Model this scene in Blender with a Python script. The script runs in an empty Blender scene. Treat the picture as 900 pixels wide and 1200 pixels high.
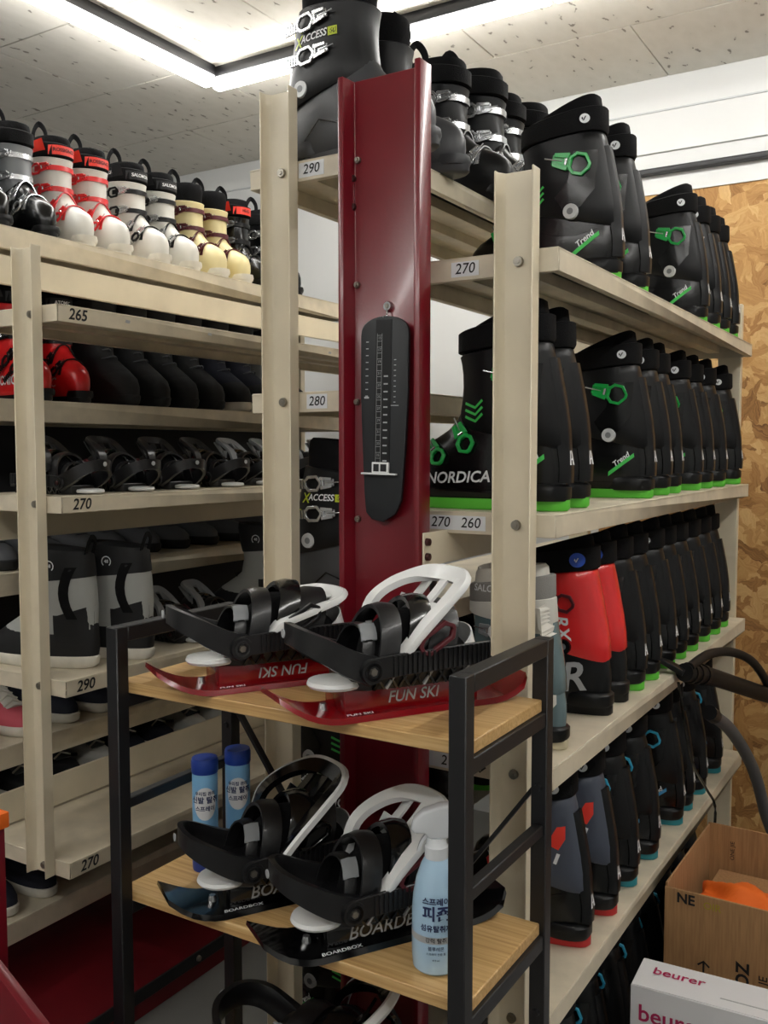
import bpy, bmesh, math, random
from mathutils import Vector, Matrix
from mathutils.bvhtree import BVHTree

random.seed(7)
scene = bpy.context.scene
COL = scene.collection
R_ = math.radians

# ------------------------------------------------------------------ camera
F, CX, CY = 1100.0, 450.0, 600.0            # focal length in pixels of the 900x1200 frame
PITCH = math.atan(73 / 1100)
YAW = math.atan(675 * math.cos(PITCH) / 1100)
EYE = Vector((0, 0, 1.45))
cam_data = bpy.data.cameras.new('camera')
cam_data.sensor_fit = 'VERTICAL'
cam_data.sensor_height = 36.0
cam_data.lens = F / 1200 * 36.0
cam_data.clip_start = 0.05
camera = bpy.data.objects.new('camera', cam_data)
COL.objects.link(camera)
camera.location = EYE
camera.rotation_euler = (math.pi / 2 - PITCH, 0, YAW)
scene.camera = camera

# ------------------------------------------------------------------ light and exposure
scene.view_settings.view_transform = 'Standard'
scene.view_settings.look = 'None'
scene.view_settings.gamma = 1.0
scene.view_settings.use_curve_mapping = False
scene.view_settings.exposure = 0.85
LED_STRENGTH = 22.0
world = bpy.data.worlds.new('world')
world.use_nodes = True
world.node_tree.nodes['Background'].inputs[0].default_value = (0.8, 0.85, 0.9, 1)
world.node_tree.nodes['Background'].inputs[1].default_value = 0.1
scene.world = world

_fh = Vector((-math.sin(YAW), math.cos(YAW), 0))
_rt = Vector((math.cos(YAW), math.sin(YAW), 0))
_fw = _fh * math.cos(PITCH) + Vector((0, 0, -math.sin(PITCH)))
_up = _rt.cross(_fw)
def ray(x, y): return _fw + _rt * ((x - CX) / F) + _up * ((CY - y) / F)
def atz(x, y, z): d = ray(x, y); return EYE + d * ((z - EYE.z) / d.z)
def atx(x, y, X): d = ray(x, y); return EYE + d * (X / d.x)
def aty(x, y, Y): d = ray(x, y); return EYE + d * (Y / d.y)

# ------------------------------------------------------------------ materials
def lin(c):
    c = c / 255.0
    return c / 12.92 if c <= 0.04045 else ((c + 0.055) / 1.055) ** 2.4
def rgb(r, g, b): return (lin(r), lin(g), lin(b), 1)
MATS = {}
def mat(name, col, rough=0.5, metal=0.0, coat=0.0, bump=0.0, bscale=60.0, var=0.0, vscale=8.0, emit=None, trans=0.0, spec=0.5):
    if name in MATS: return MATS[name]
    m = bpy.data.materials.new(name); m.use_nodes = True
    nt = m.node_tree; b = nt.nodes['Principled BSDF']
    b.inputs['Base Color'].default_value = col
    b.inputs['Roughness'].default_value = rough
    b.inputs['Metallic'].default_value = metal
    b.inputs['Coat Weight'].default_value = coat
    b.inputs['Coat Roughness'].default_value = 0.12
    b.inputs['Specular IOR Level'].default_value = spec
    if trans: b.inputs['Transmission Weight'].default_value = trans
    if emit:
        b.inputs['Emission Color'].default_value = col
        b.inputs['Emission Strength'].default_value = emit
    if bump or var:
        tc = nt.nodes.new('ShaderNodeTexCoord')
    if var:
        n = nt.nodes.new('ShaderNodeTexNoise'); n.inputs['Scale'].default_value = vscale; n.inputs['Detail'].default_value = 6
        nt.links.new(tc.outputs['Object'], n.inputs['Vector'])
        rmp = nt.nodes.new('ShaderNodeMapRange'); rmp.inputs['From Min'].default_value = .3; rmp.inputs['From Max'].default_value = .7
        rmp.inputs['To Min'].default_value = 1 - var; rmp.inputs['To Max'].default_value = 1 + var * .5
        nt.links.new(n.outputs['Fac'], rmp.inputs['Value'])
        mx = nt.nodes.new('ShaderNodeVectorMath'); mx.operation = 'SCALE'
        mx.inputs[0].default_value = col[:3]
        nt.links.new(rmp.outputs[0], mx.inputs['Scale'])
        nt.links.new(mx.outputs[0], b.inputs['Base Color'])
    if bump:
        n2 = nt.nodes.new('ShaderNodeTexNoise'); n2.inputs['Scale'].default_value = bscale; n2.inputs['Detail'].default_value = 3
        nt.links.new(tc.outputs['Object'], n2.inputs['Vector'])
        bp = nt.nodes.new('ShaderNodeBump'); bp.inputs['Strength'].default_value = bump; bp.inputs['Distance'].default_value = 0.004
        nt.links.new(n2.outputs['Fac'], bp.inputs['Height'])
        nt.links.new(bp.outputs[0], b.inputs['Normal'])
    MATS[name] = m
    return m

M_BEIGE = mat('beige_enamel', rgb(222, 211, 186), .34, bump=.03, bscale=300, var=.10, vscale=7)
M_TRAY = mat('beige_enamel_worn', rgb(216, 205, 182), .5, bump=.05, bscale=250, var=.22, vscale=11)
M_RED = mat('red_enamel', rgb(114, 12, 28), .3, coat=.3, bump=.05, bscale=160, var=.12, vscale=5)
M_MAROON = mat('maroon_paint', rgb(112, 16, 26), .5, var=.15)
M_BLKMETAL = mat('black_powder_coat', rgb(24, 24, 26), .42, bump=.06, bscale=500)
M_BOLT = mat('bolt_steel', rgb(150, 145, 135), .35, metal=.9)
M_BOLTD = mat('bolt_dark', rgb(70, 40, 40), .4, metal=.6)
M_WALL = mat('white_wall', rgb(226, 227, 226), .8, bump=.12, bscale=14, var=.05, vscale=2)
M_FLOOR = mat('grey_floor', rgb(120, 120, 118), .6, var=.15, vscale=3)
M_SHELL = mat('black_plastic', rgb(11, 12, 13), .24, coat=.15, bump=.10, bscale=70, spec=.4)
M_SHELLM = mat('black_plastic_matt', rgb(12, 13, 15), .40, bump=.05, bscale=120, spec=.32)
M_CHAR = mat('charcoal_plastic', rgb(62, 63, 66), .45, bump=.03, bscale=100)
M_LINER = mat('black_liner_felt', rgb(8, 8, 10), .9, spec=.2, bump=.2, bscale=260)
M_STRAP = mat('black_webbing', rgb(10, 10, 12), .85, spec=.25, bump=.35, bscale=420)
M_GREEN = mat('green_plastic', rgb(26, 168, 74), .3, coat=.2)
M_LIME = mat('lime_sole_rubber', rgb(96, 200, 62), .5)
M_BLUE = mat('blue_plastic', rgb(58, 168, 205), .35)
M_TEALSOLE = mat('teal_sole_rubber', rgb(40, 140, 155), .5)
M_REDP = mat('bright_red_plastic', rgb(226, 38, 40), .3, coat=.3)
M_REDSOLE = mat('red_sole_rubber', rgb(200, 44, 46), .5)
M_WHITEP = mat('white_plastic', rgb(232, 233, 232), .3, coat=.2)
M_WHITES = mat('white_shoe_plastic', rgb(222, 220, 212), .4, var=.08, vscale=15)
M_GREYP = mat('grey_plastic', rgb(128, 131, 134), .4)
M_SILVER = mat('silver_metal', rgb(196, 198, 200), .25, metal=.85)
M_CREAM = mat('cream_plastic', rgb(226, 212, 160), .4)
M_CREAMSOLE = mat('cream_sole_rubber', rgb(205, 196, 168), .6)
M_SLATE = mat('slate_blue_plastic', rgb(72, 78, 92), .42)
M_TEALG = mat('teal_grey_translucent_plastic', rgb(98, 118, 122), .22, coat=.4)
M_TAUPE = mat('taupe_liner', rgb(140, 125, 115), .8, bump=.1)
M_OFFW = mat('off_white_liner', rgb(214, 210, 200), .8, bump=.1, bscale=90)
M_PRINTW = mat('white_print', rgb(236, 238, 240), .5)
M_PRINTK = mat('black_print', rgb(16, 16, 18), .6)
M_PRINTG = mat('grey_print', rgb(170, 172, 174), .5)
M_PRINTN = mat('navy_print', rgb(36, 46, 92), .5)
M_PRINTM = mat('magenta_print', rgb(176, 24, 84), .5)
M_PRINTGR = mat('green_print', rgb(70, 200, 90), .45)
M_PRINTB = mat('blue_print', rgb(70, 150, 200), .45)
M_PRINTR = mat('red_print', rgb(238, 60, 44), .45)
M_LIMEY = mat('yellow_green_plastic', rgb(190, 205, 40), .4)
M_STICK = mat('paper_label', rgb(226, 228, 230), .55)
M_BADGEB = mat('blue_badge', rgb(34, 84, 196), .35)
M_SBG = mat('snowboard_boot_grey', rgb(168, 170, 166), .65, bump=.05, bscale=60)
M_SBK = mat('snowboard_boot_black', rgb(22, 23, 25), .7, bump=.1, bscale=150)
M_NAVY = mat('navy_canvas', rgb(28, 31, 44), .8, bump=.1, bscale=300)
M_PINK = mat('pink_canvas', rgb(196, 84, 96), .75, bump=.1, bscale=300)
M_SOLEW = mat('off_white_sole', rgb(222, 217, 204), .65, var=.15, vscale=25)
M_GREYC = mat('grey_canvas', rgb(92, 94, 98), .8, bump=.1, bscale=300)
M_WINE = mat('dark_wine_plastic', rgb(86, 26, 34), .45)
M_SKIRED = mat('red_gloss_board', rgb(128, 6, 16), .16, coat=.3)
M_SKIBLK = mat('black_gloss_board', rgb(7, 7, 9), .12, coat=.3)
M_BIND = mat('binding_black', rgb(20, 20, 22), .38, coat=.15, bump=.04, bscale=200)
M_BINDG = mat('binding_gloss_black', rgb(12, 12, 14), .16, coat=.5)
M_ORANGE = mat('orange_fabric', rgb(238, 108, 20), .75)
M_PURPLE = mat('purple_fabric', rgb(64, 46, 124), .75)
M_RACKSHADE = mat('rack_depth_shade', rgb(34, 35, 38), .8)  # near-black colour painting in the shade deep inside the left rack
M_CANBLUE = mat('light_blue_can', rgb(128, 184, 226), .3, coat=.3)
M_CAPBLUE = mat('royal_blue_cap', rgb(30, 62, 150), .35)
M_SPRAY = mat('pale_blue_bottle', rgb(176, 208, 232), .22, coat=.3)
M_CLEARW = mat('frosted_white_plastic', rgb(224, 228, 232), .25, coat=.3)
M_HOSE = mat('grey_hose', rgb(92, 94, 98), .5)
M_PAPERW = mat('white_carton', rgb(228, 228, 230), .5)
M_LED = mat('led_diffuser', (1, .985, .95, 1), .5, emit=LED_STRENGTH)
M_RIVET = mat('light_grey_rivet', rgb(206, 208, 210), .28, coat=.4)
M_PIPE = mat('pipe_grey', rgb(200, 202, 204), .5)

def nodes_of(name, rough):
    m = bpy.data.materials.new(name); m.use_nodes = True
    nt = m.node_tree; b = nt.nodes['Principled BSDF']; b.inputs['Roughness'].default_value = rough
    tc = nt.nodes.new('ShaderNodeTexCoord')
    return m, nt, b, tc
def ramp(nt, stops):
    r = nt.nodes.new('ShaderNodeValToRGB')
    el = r.color_ramp.elements
    while len(el) < len(stops): el.new(.5)
    for e, (p, c) in zip(el, stops): e.position = p; e.color = c
    return r
def osb_material():
    m, nt, b, tc = nodes_of('osb_board', .7)
    L = nt.links
    def math_(op, a, b_):
        n = nt.nodes.new('ShaderNodeMath'); n.operation = op
        for i, q in enumerate((a, b_)):
            if isinstance(q, (int, float)): n.inputs[i].default_value = q
            else: L.new(q, n.inputs[i])
        return n.outputs[0]
    nz = nt.nodes.new('ShaderNodeTexNoise'); nz.inputs['Scale'].default_value = 22; nz.inputs['Detail'].default_value = 3
    L.new(tc.outputs['Object'], nz.inputs['Vector'])
    mixv = nt.nodes.new('ShaderNodeMix'); mixv.data_type = 'VECTOR'; mixv.inputs['Factor'].default_value = .05
    L.new(tc.outputs['Object'], mixv.inputs['A']); L.new(nz.outputs['Color'], mixv.inputs['B'])
    best = None; val = None
    for k, ang in enumerate((.25, 1.1, 1.9, 2.75)):
        mp = nt.nodes.new('ShaderNodeMapping'); mp.inputs['Rotation'].default_value = (0, ang, 0); mp.inputs['Location'].default_value = (3.1*k, 0, 1.7*k)
        L.new(mixv.outputs['Result'], mp.inputs['Vector'])
        mp2 = nt.nodes.new('ShaderNodeMapping'); mp2.inputs['Scale'].default_value = (9, 1, 30)
        L.new(mp.outputs[0], mp2.inputs['Vector'])
        vo = nt.nodes.new('ShaderNodeTexVoronoi'); vo.inputs['Scale'].default_value = 1.0
        L.new(mp2.outputs[0], vo.inputs['Vector'])
        sp = nt.nodes.new('ShaderNodeSeparateColor'); L.new(vo.outputs['Color'], sp.inputs[0])
        mp3 = nt.nodes.new('ShaderNodeMapping'); mp3.inputs['Scale'].default_value = (10, 10, 190)
        L.new(mp.outputs[0], mp3.inputs['Vector'])
        gr = nt.nodes.new('ShaderNodeTexNoise'); gr.inputs['Scale'].default_value = 1; gr.inputs['Detail'].default_value = 3
        L.new(mp3.outputs[0], gr.inputs['Vector'])
        v = math_('ADD', math_('MULTIPLY', sp.outputs[1], .5), math_('MULTIPLY', gr.outputs['Fac'], .5))
        if best is None: best, val = sp.outputs[0], v
        else:
            gt = math_('GREATER_THAN', sp.outputs[0], best)
            mx = nt.nodes.new('ShaderNodeMix'); L.new(gt, mx.inputs['Factor']); L.new(val, mx.inputs['A']); L.new(v, mx.inputs['B'])
            val = mx.outputs['Result']; best = math_('MAXIMUM', sp.outputs[0], best)
    r = ramp(nt, [(.14, rgb(106, 70, 34)), (.32, rgb(164, 118, 66)), (.52, rgb(188, 144, 86)), (.8, rgb(212, 174, 118))])
    L.new(val, r.inputs[0]); L.new(r.outputs[0], b.inputs['Base Color'])
    bp = nt.nodes.new('ShaderNodeBump'); bp.inputs['Strength'].default_value = .3; bp.inputs['Distance'].default_value = .003
    L.new(val, bp.inputs['Height']); L.new(bp.outputs[0], b.inputs['Normal'])
    return m
def wood_material():
    m, nt, b, tc = nodes_of('oak_laminate', .38)
    L = nt.links
    mp = nt.nodes.new('ShaderNodeMapping'); mp.inputs['Scale'].default_value = (1.3, 60, 60)
    L.new(tc.outputs['Object'], mp.inputs['Vector'])
    n = nt.nodes.new('ShaderNodeTexNoise'); n.inputs['Scale'].default_value = 3; n.inputs['Detail'].default_value = 8; n.inputs['Distortion'].default_value = .6
    L.new(mp.outputs[0], n.inputs['Vector'])
    r = ramp(nt, [(.25, rgb(176, 134, 80)), (.45, rgb(198, 158, 102)), (.58, rgb(210, 174, 118)), (.75, rgb(220, 186, 134))])
    L.new(n.outputs['Fac'], r.inputs[0]); L.new(r.outputs[0], b.inputs['Base Color'])
    return m
def tile_material():
    m, nt, b, tc = nodes_of('mineral_ceiling_tile', .9)
    L = nt.links
    geo = nt.nodes.new('ShaderNodeNewGeometry')
    mp = nt.nodes.new('ShaderNodeMapping'); mp.inputs['Scale'].default_value = (44, 20, 30); mp.inputs['Rotation'].default_value = (0, 0, .35)
    L.new(geo.outputs['Position'], mp.inputs['Vector'])
    nz = nt.nodes.new('ShaderNodeTexNoise'); nz.inputs['Scale'].default_value = 1.1; nz.inputs['Detail'].default_value = 4
    L.new(mp.outputs[0], nz.inputs['Vector'])
    mixv = nt.nodes.new('ShaderNodeMix'); mixv.data_type = 'VECTOR'; mixv.inputs['Factor'].default_value = .62
    L.new(mp.outputs[0], mixv.inputs['A']); L.new(nz.outputs['Color'], mixv.inputs['B'])
    vo = nt.nodes.new('ShaderNodeTexVoronoi'); vo.inputs['Scale'].default_value = 1.6
    L.new(mixv.outputs['Result'], vo.inputs['Vector'])
    r = ramp(nt, [(.0, rgb(136, 130, 120)), (.115, rgb(150, 144, 134)), (.165, rgb(220, 216, 206)), (1, rgb(228, 224, 215))])
    L.new(vo.outputs['Distance'], r.inputs[0]); L.new(r.outputs[0], b.inputs['Base Color'])
    bp = nt.nodes.new('ShaderNodeBump'); bp.inputs['Strength'].default_value = .4; bp.inputs['Distance'].default_value = .003
    L.new(r.outputs[0], bp.inputs['Height']); L.new(bp.outputs[0], b.inputs['Normal'])
    return m
def cardboard_material():
    m, nt, b, tc = nodes_of('cardboard', .8)
    L = nt.links
    mp = nt.nodes.new('ShaderNodeMapping'); mp.inputs['Scale'].default_value = (60, 60, 4)
    L.new(tc.outputs['Object'], mp.inputs['Vector'])
    n = nt.nodes.new('ShaderNodeTexNoise'); n.inputs['Scale'].default_value = 3; n.inputs['Detail'].default_value = 5
    L.new(mp.outputs[0], n.inputs['Vector'])
    r = ramp(nt, [(.3, rgb(160, 120, 80)), (.7, rgb(184, 142, 98))])
    L.new(n.outputs['Fac'], r.inputs[0]); L.new(r.outputs[0], b.inputs['Base Color'])
    return m
M_OSB = osb_material(); M_WOOD = wood_material(); M_TILE = tile_material(); M_CARD = cardboard_material()

# ------------------------------------------------------------------ mesh helpers
class MB:
    def __init__(s): s.v = []; s.f = []
    def add(s, vs, fs):
        o = len(s.v); s.v += [Vector(p) for p in vs]; s.f += [tuple(i + o for i in f) for f in fs]; return s
    def box(s, x0, x1, y0, y1, z0, z1, M=None):
        vs = [Vector(p) for p in ((x0,y0,z0),(x1,y0,z0),(x1,y1,z0),(x0,y1,z0),(x0,y0,z1),(x1,y0,z1),(x1,y1,z1),(x0,y1,z1))]
        if M: vs = [M @ p for p in vs]
        return s.add(vs, [(0,3,2,1),(4,5,6,7),(0,1,5,4),(1,2,6,5),(2,3,7,6),(3,0,4,7)])
    def loft(s, rings, cap0=True, cap1=True, closed=True):
        n = len(rings[0]); vs = [p for r in rings for p in r]; fs = []
        for i in range(len(rings) - 1):
            for j in range(n if closed else n - 1):
                a = i*n + j; b = i*n + (j+1) % n
                fs.append((a, b, b + n, a + n))
        if cap0: fs.append(tuple(reversed(range(n))))
        if cap1: fs.append(tuple(range((len(rings)-1)*n, len(rings)*n)))
        return s.add(vs, fs)
    def sweep(s, path, prof, up=(0,0,1), closed=False, scale=None):
        path = [Vector(p) for p in path]; n = len(path); rings = []
        U0 = Vector(up)
        for i, p in enumerate(path):
            a = path[(i-1) % n] if (closed or i > 0) else p
            b = path[(i+1) % n] if (closed or i < n-1) else p
            t = (b - a).normalized()
            side = t.cross(U0)
            if side.length < 1e-4: side = t.cross(Vector((1, 0, 0.01)))
            side.normalize(); u = side.cross(t).normalized()
            k = scale[i] if scale else 1
            rings.append([p + side * (q[0]*k) + u * (q[1]*k) for q in prof])
        if closed: rings.append(rings[0])
        return s.loft(rings, not closed, not closed)
    def tube(s, path, r, n=8, up=(0,0,1), closed=False, scale=None):
        return s.sweep(path, [(r*math.cos(2*math.pi*k/n), r*math.sin(2*math.pi*k/n)) for k in range(n)], up, closed, scale)
    def cyl(s, p0, p1, r0, r1=None, n=16):
        p0 = Vector(p0); p1 = Vector(p1); r1 = r0 if r1 is None else r1
        t = (p1 - p0).normalized(); a = t.orthogonal().normalized(); b = t.cross(a)
        ring = lambda p, r: [p + a*(r*math.cos(2*math.pi*k/n)) + b*(r*math.sin(2*math.pi*k/n)) for k in range(n)]
        return s.loft([ring(p0, r0), ring(p1, r1)])
    def lathe(s, prof, n=24, c=(0,0,0), sx=1, sy=1):
        c = Vector(c)
        return s.loft([[c + Vector((r*math.cos(2*math.pi*k/n)*sx, r*math.sin(2*math.pi*k/n)*sy, z)) for k in range(n)] for r, z in prof])
    def prism(s, poly, o, u, v, d):
        """polygon (2D) on plane o,u,v extruded by vector d"""
        o = Vector(o); u = Vector(u); v = Vector(v); d = Vector(d); n = len(poly)
        a = [o + u*x + v*y for x, y in poly]; b = [p + d for p in a]
        return s.loft([a, b])
    def ringprism(s, outer, inner, o, u, v, d):
        o = Vector(o); u = Vector(u); v = Vector(v); d = Vector(d); n = len(outer)
        A = [o + u*x + v*y for x, y in outer]; B = [o + u*x + v*y for x, y in inner]
        A2 = [p + d for p in A]; B2 = [p + d for p in B]
        vs = A + A2 + B2 + B; fs = []
        for i in range(n):
            j = (i+1) % n
            for k in range(4):
                k2 = (k+1) % 4
                fs.append((k*n+i, k*n+j, k2*n+j, k2*n+i))
        return s.add(vs, fs)
    def xf(s, M):
        s.v = [M @ p for p in s.v]; return s
    def mesh(s, name, material, bevel=0, angle=38, weld=True, seg=2):
        me = bpy.data.meshes.new(name)
        bm = bmesh.new()
        bv = [bm.verts.new(p) for p in s.v]
        for f in s.f:
            try: bm.faces.new([bv[i] for i in f])
            except ValueError: pass
        if weld: bmesh.ops.remove_doubles(bm, verts=bm.verts, dist=1e-5)
        bmesh.ops.dissolve_degenerate(bm, edges=bm.edges, dist=1e-6)
        bmesh.ops.recalc_face_normals(bm, faces=bm.faces)
        if bevel:
            ed = [e for e in bm.edges if len(e.link_faces) == 2 and e.calc_face_angle(0) > R_(50)]
            bmesh.ops.bevel(bm, geom=ed, offset=bevel, segments=seg, affect='EDGES', profile=.5, clamp_overlap=True)
        bm.to_mesh(me); bm.free()
        for p in me.polygons: p.use_smooth = True
        me.set_sharp_from_angle(angle=R_(angle))
        if material: me.materials.append(material)
        return me
    def bvh(s): return BVHTree.FromPolygons(s.v, s.f)

def link(name, data, parent=None, loc=None, rot=None, M=None):
    o = bpy.data.objects.new(name, data); COL.objects.link(o)
    if parent: o.parent = parent
    if M is not None: o.matrix_basis = M
    if loc is not None: o.location = loc
    if rot is not None: o.rotation_euler = rot
    return o
def tag(o, label, cat, group=None):
    o['label'] = label; o['category'] = cat
    if group: o['group'] = group
    return o
def thing(name, label, cat, loc=(0,0,0), rot=(0,0,0), group=None):
    o = link(name, None, None, loc, rot); o.empty_display_size = .05
    return tag(o, label, cat, group)
def struct(name, mb, m, parent=None, **k):
    o = link(name, mb.mesh(name, m, **k), parent)
    if not parent: o['kind'] = 'structure'
    return o
def part(name, mb, m, parent, **k): return link(name, mb.mesh(name, m, **k), parent)
def circ(r, n=20, sx=1, sy=1, cx=0, cy=0): return [(cx + r*sx*math.cos(2*math.pi*k/n), cy + r*sy*math.sin(2*math.pi*k/n)) for k in range(n)]
def smooth_path(pts, n=6, closed=False):
    pts = [Vector(p) for p in pts]; out = []; L = len(pts)
    for i in range(L if closed else L - 1):
        g = (lambda k: pts[k % L]) if closed else (lambda k: pts[max(0, min(L-1, k))])
        p0, p1, p2, p3 = g(i-1), g(i), g(i+1), g(i+2)
        for k in range(n):
            t = k / n
            out.append(.5*((2*p1) + (p2-p0)*t + (2*p0-5*p1+4*p2-p3)*t*t + (3*p1-p0-3*p2+p3)*t**3))
    if not closed: out.append(pts[-1])
    return out

# ------------------------------------------------------------------ lettering
_TX = {}
def text_geo(s, size=1.0, shear=0.0, bold=0.0, align='CENTER'):
    """flat glyph mesh of a string in its own xy plane: (verts, faces)"""
    key = (s, shear, bold, align)
    if key not in _TX:
        cu = bpy.data.curves.new('text', 'FONT'); cu.body = s; cu.size = 1; cu.shear = shear; cu.offset = bold
        cu.align_x = align; cu.align_y = 'CENTER'; cu.resolution_u = 3; cu.fill_mode = 'FRONT'
        ob = bpy.data.objects.new('text', cu); COL.objects.link(ob)
        me = ob.to_mesh()
        _TX[key] = ([v.co.copy() for v in me.vertices], [tuple(p.vertices) for p in me.polygons])
        ob.to_mesh_clear(); bpy.data.objects.remove(ob); bpy.data.curves.remove(cu)
    vs, fs = _TX[key]
    return [v * size for v in vs], fs
def decal(geo, o, u, v, bvh=None, eps=.0008, sx=1, sy=1, reach=.12):
    o = Vector(o); u = Vector(u).normalized(); v = Vector(v).normalized(); n = u.cross(v)
    out = []
    for p in geo[0]:
        q = o + u*(p[0]*sx) + v*(p[1]*sy)
        if bvh:
            h = bvh.ray_cast(q + n*reach, -n)
            if h[0] is not None: q = h[0]
        out.append(q + n*eps)
    mb = MB(); mb.add(out, geo[1]); return mb
def poly_geo(*polys):
    vs = []; fs = []
    for p in polys:
        o = len(vs); vs += [Vector((x, y, 0)) for x, y in p]; fs.append(tuple(range(o, o+len(p))))
    return vs, fs
def strip_geo(pts, w):
    """band of width w along a 2D polyline"""
    vs = []; fs = []
    for i, (x, y) in enumerate(pts):
        a = pts[max(0, i-1)]; b = pts[min(len(pts)-1, i+1)]
        d = Vector((b[0]-a[0], b[1]-a[1])).normalized()
        vs += [Vector((x - d.y*w/2, y + d.x*w/2, 0)), Vector((x + d.y*w/2, y - d.x*w/2, 0))]
        if i: k = 2*i; fs.append((k-2, k-1, k+1, k))
    return vs, fs
def join_geo(*gs):
    vs = []; fs = []
    for g in gs:
        o = len(vs); vs += g[0]; fs += [tuple(i+o for i in f) for f in g[1]]
    return vs, fs
def tess(geo, maxlen):
    bm = bmesh.new(); vs = [bm.verts.new(p) for p in geo[0]]
    for f in geo[1]:
        try: bm.faces.new([vs[i] for i in f])
        except ValueError: pass
    bmesh.ops.triangulate(bm, faces=bm.faces)
    for _ in range(5):
        ed = [e for e in bm.edges if e.calc_length() > maxlen]
        if not ed: break
        bmesh.ops.subdivide_edges(bm, edges=ed, cuts=1); bmesh.ops.triangulate(bm, faces=bm.faces)
    bm.verts.index_update()
    out = ([v.co.copy() for v in bm.verts], [tuple(v.index for v in f.verts) for f in bm.faces]); bm.free(); return out
def flat(mb, name, m, parent): 
    return link(name, mb.mesh(name, m, weld=False), parent)

# ------------------------------------------------------------------ prototypes: a thing's parts as shared meshes
class Proto:
    def __init__(s, name, cat): s.name = name; s.cat = cat; s.parts = []; s.wide = 1.0
    def add(s, name, mb, m, sub=None, **k):
        s.parts.append((name, mb.mesh(name, m, **k), sub)); return len(s.parts) - 1
    def spawn(s, loc, rotz, label, group=None, scale=1.0, rot=None):
        e = thing(s.name, label, s.cat, loc, rot or (0, 0, rotz), group)
        e.scale = (scale, scale*s.wide, scale)
        made = []
        for (n, me, sub) in s.parts:
            made.append(link(n, me, made[sub] if sub is not None else e))
        return e

ORD = ['first','second','third','fourth','fifth','sixth','seventh','eighth','ninth','tenth','eleventh','twelfth','thirteenth','fourteenth']

# ================================================================== THE ROOM
YW, ZC = 3.35, 2.735
XL, XRW, YB = -5.6, 2.6, -2.6
fl = struct('floor', MB().box(XL, XRW, YB, YW, -.05, 0), M_FLOOR)
cl = struct('ceiling', MB().box(XL, XRW, YB, YW, ZC + .012, ZC + .06), M_TILE)
# ceiling tiles, staggered; the ones that the view takes in
TW, TD = .9, .45
tile_me = MB().box(.0015, TW-.0015, .0015, TD-.0015, 0, .012).mesh('ceiling_tile', M_TILE, bevel=.002, seg=1)
row = 0; y = YW - TD
while y > .2:
    x = -5.4 + (TW/2 if row % 2 else 0)
    while x < .9:
        link('ceiling_tile', tile_me, cl, (x, y, ZC)); x += TW
    y -= TD; row += 1
struct('wall_far', MB().box(XL, XRW, YW, YW + .1, 0, ZC + .05), M_WALL)
struct('wall_left', MB().box(XL - .1, XL, YB, YW, 0, ZC + .05), M_WALL)
struct('wall_right', MB().box(XRW, XRW + .1, YB, YW, 0, ZC + .05), M_WALL)
struct('wall_back', MB().box(XL, XRW, YB - .1, YB, 0, ZC + .05), M_WALL)
# OSB sheets on the far wall behind the rack
osb = struct('trim_1', MB().box(-1.12, -.38, YW - .014, YW, 0, 2.335), M_OSB)
osb['label'] = 'oriented strand board sheet covering the lower far wall'
o2 = struct('trim_2', MB().box(-.378, .9, YW - .014, YW, 0, 2.335), M_OSB)
o2['label'] = 'second oriented strand board sheet on the far wall'
tr = struct('trim_3', MB().box(-1.5, .9, YW - .02, YW, 2.335, 2.395).box(-1.5, .9, YW - .012, YW, 2.48, 2.486), M_WALL)
tp = struct('trim_4', MB().box(-1.5, .9, YW - .05, YW - .02, 2.398, 2.418), M_BLKMETAL, bevel=.003)
# upper wall panel seam
struct('trim_5', MB().box(-3.4, .9, YW - .006, YW, 2.62, 2.625), M_PIPE)

# LED line lights: a rectangular loop of black track with a white diffuser
LX0, LX1, LY0, LY1, LZ = -2.2, .75, -1.0, 2.5, ZC
def led(name, x0, x1, y0, y1, label, along):
    t = thing(name, label, 'ceiling light', ((x0+x1)/2, (y0+y1)/2, LZ), (0,0,0), 'line lights on the ceiling')
    L = (x1 - x0) if along == 'x' else (y1 - y0); rot = 0 if along == 'x' else math.pi/2
    a = part('track', MB().box(-L/2, L/2, -.028, .028, -.035, 0), M_BLKMETAL, t, bevel=.002)
    b = part('diffuser', MB().box(-L/2, L/2, -.016, .016, -.066, -.035), M_LED, t, bevel=.004)
    t.rotation_euler = (0, 0, rot)
    return t
led('line_light', LX0, -1.0+.0, LY1-.03, LY1+.03, 'white glowing line light running right from the ceiling corner joint', 'x')
led('line_light', -.985, LX1, LY1-.03, LY1+.03, 'white glowing line light beyond the joint at the top edge', 'x')
led('line_light', LX0-.03, LX0+.03, LY0, LY1-.035, 'white glowing line light running from the upper left edge to the corner', 'y')
led('line_light', LX1-.03, LX1+.03, LY0, LY1-.035, 'line light on the side of the loop outside the picture', 'y')
led('line_light', LX0+.035, LX1-.035, LY0-.03, LY0+.03, 'line light on the rear side of the loop', 'x')

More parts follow.
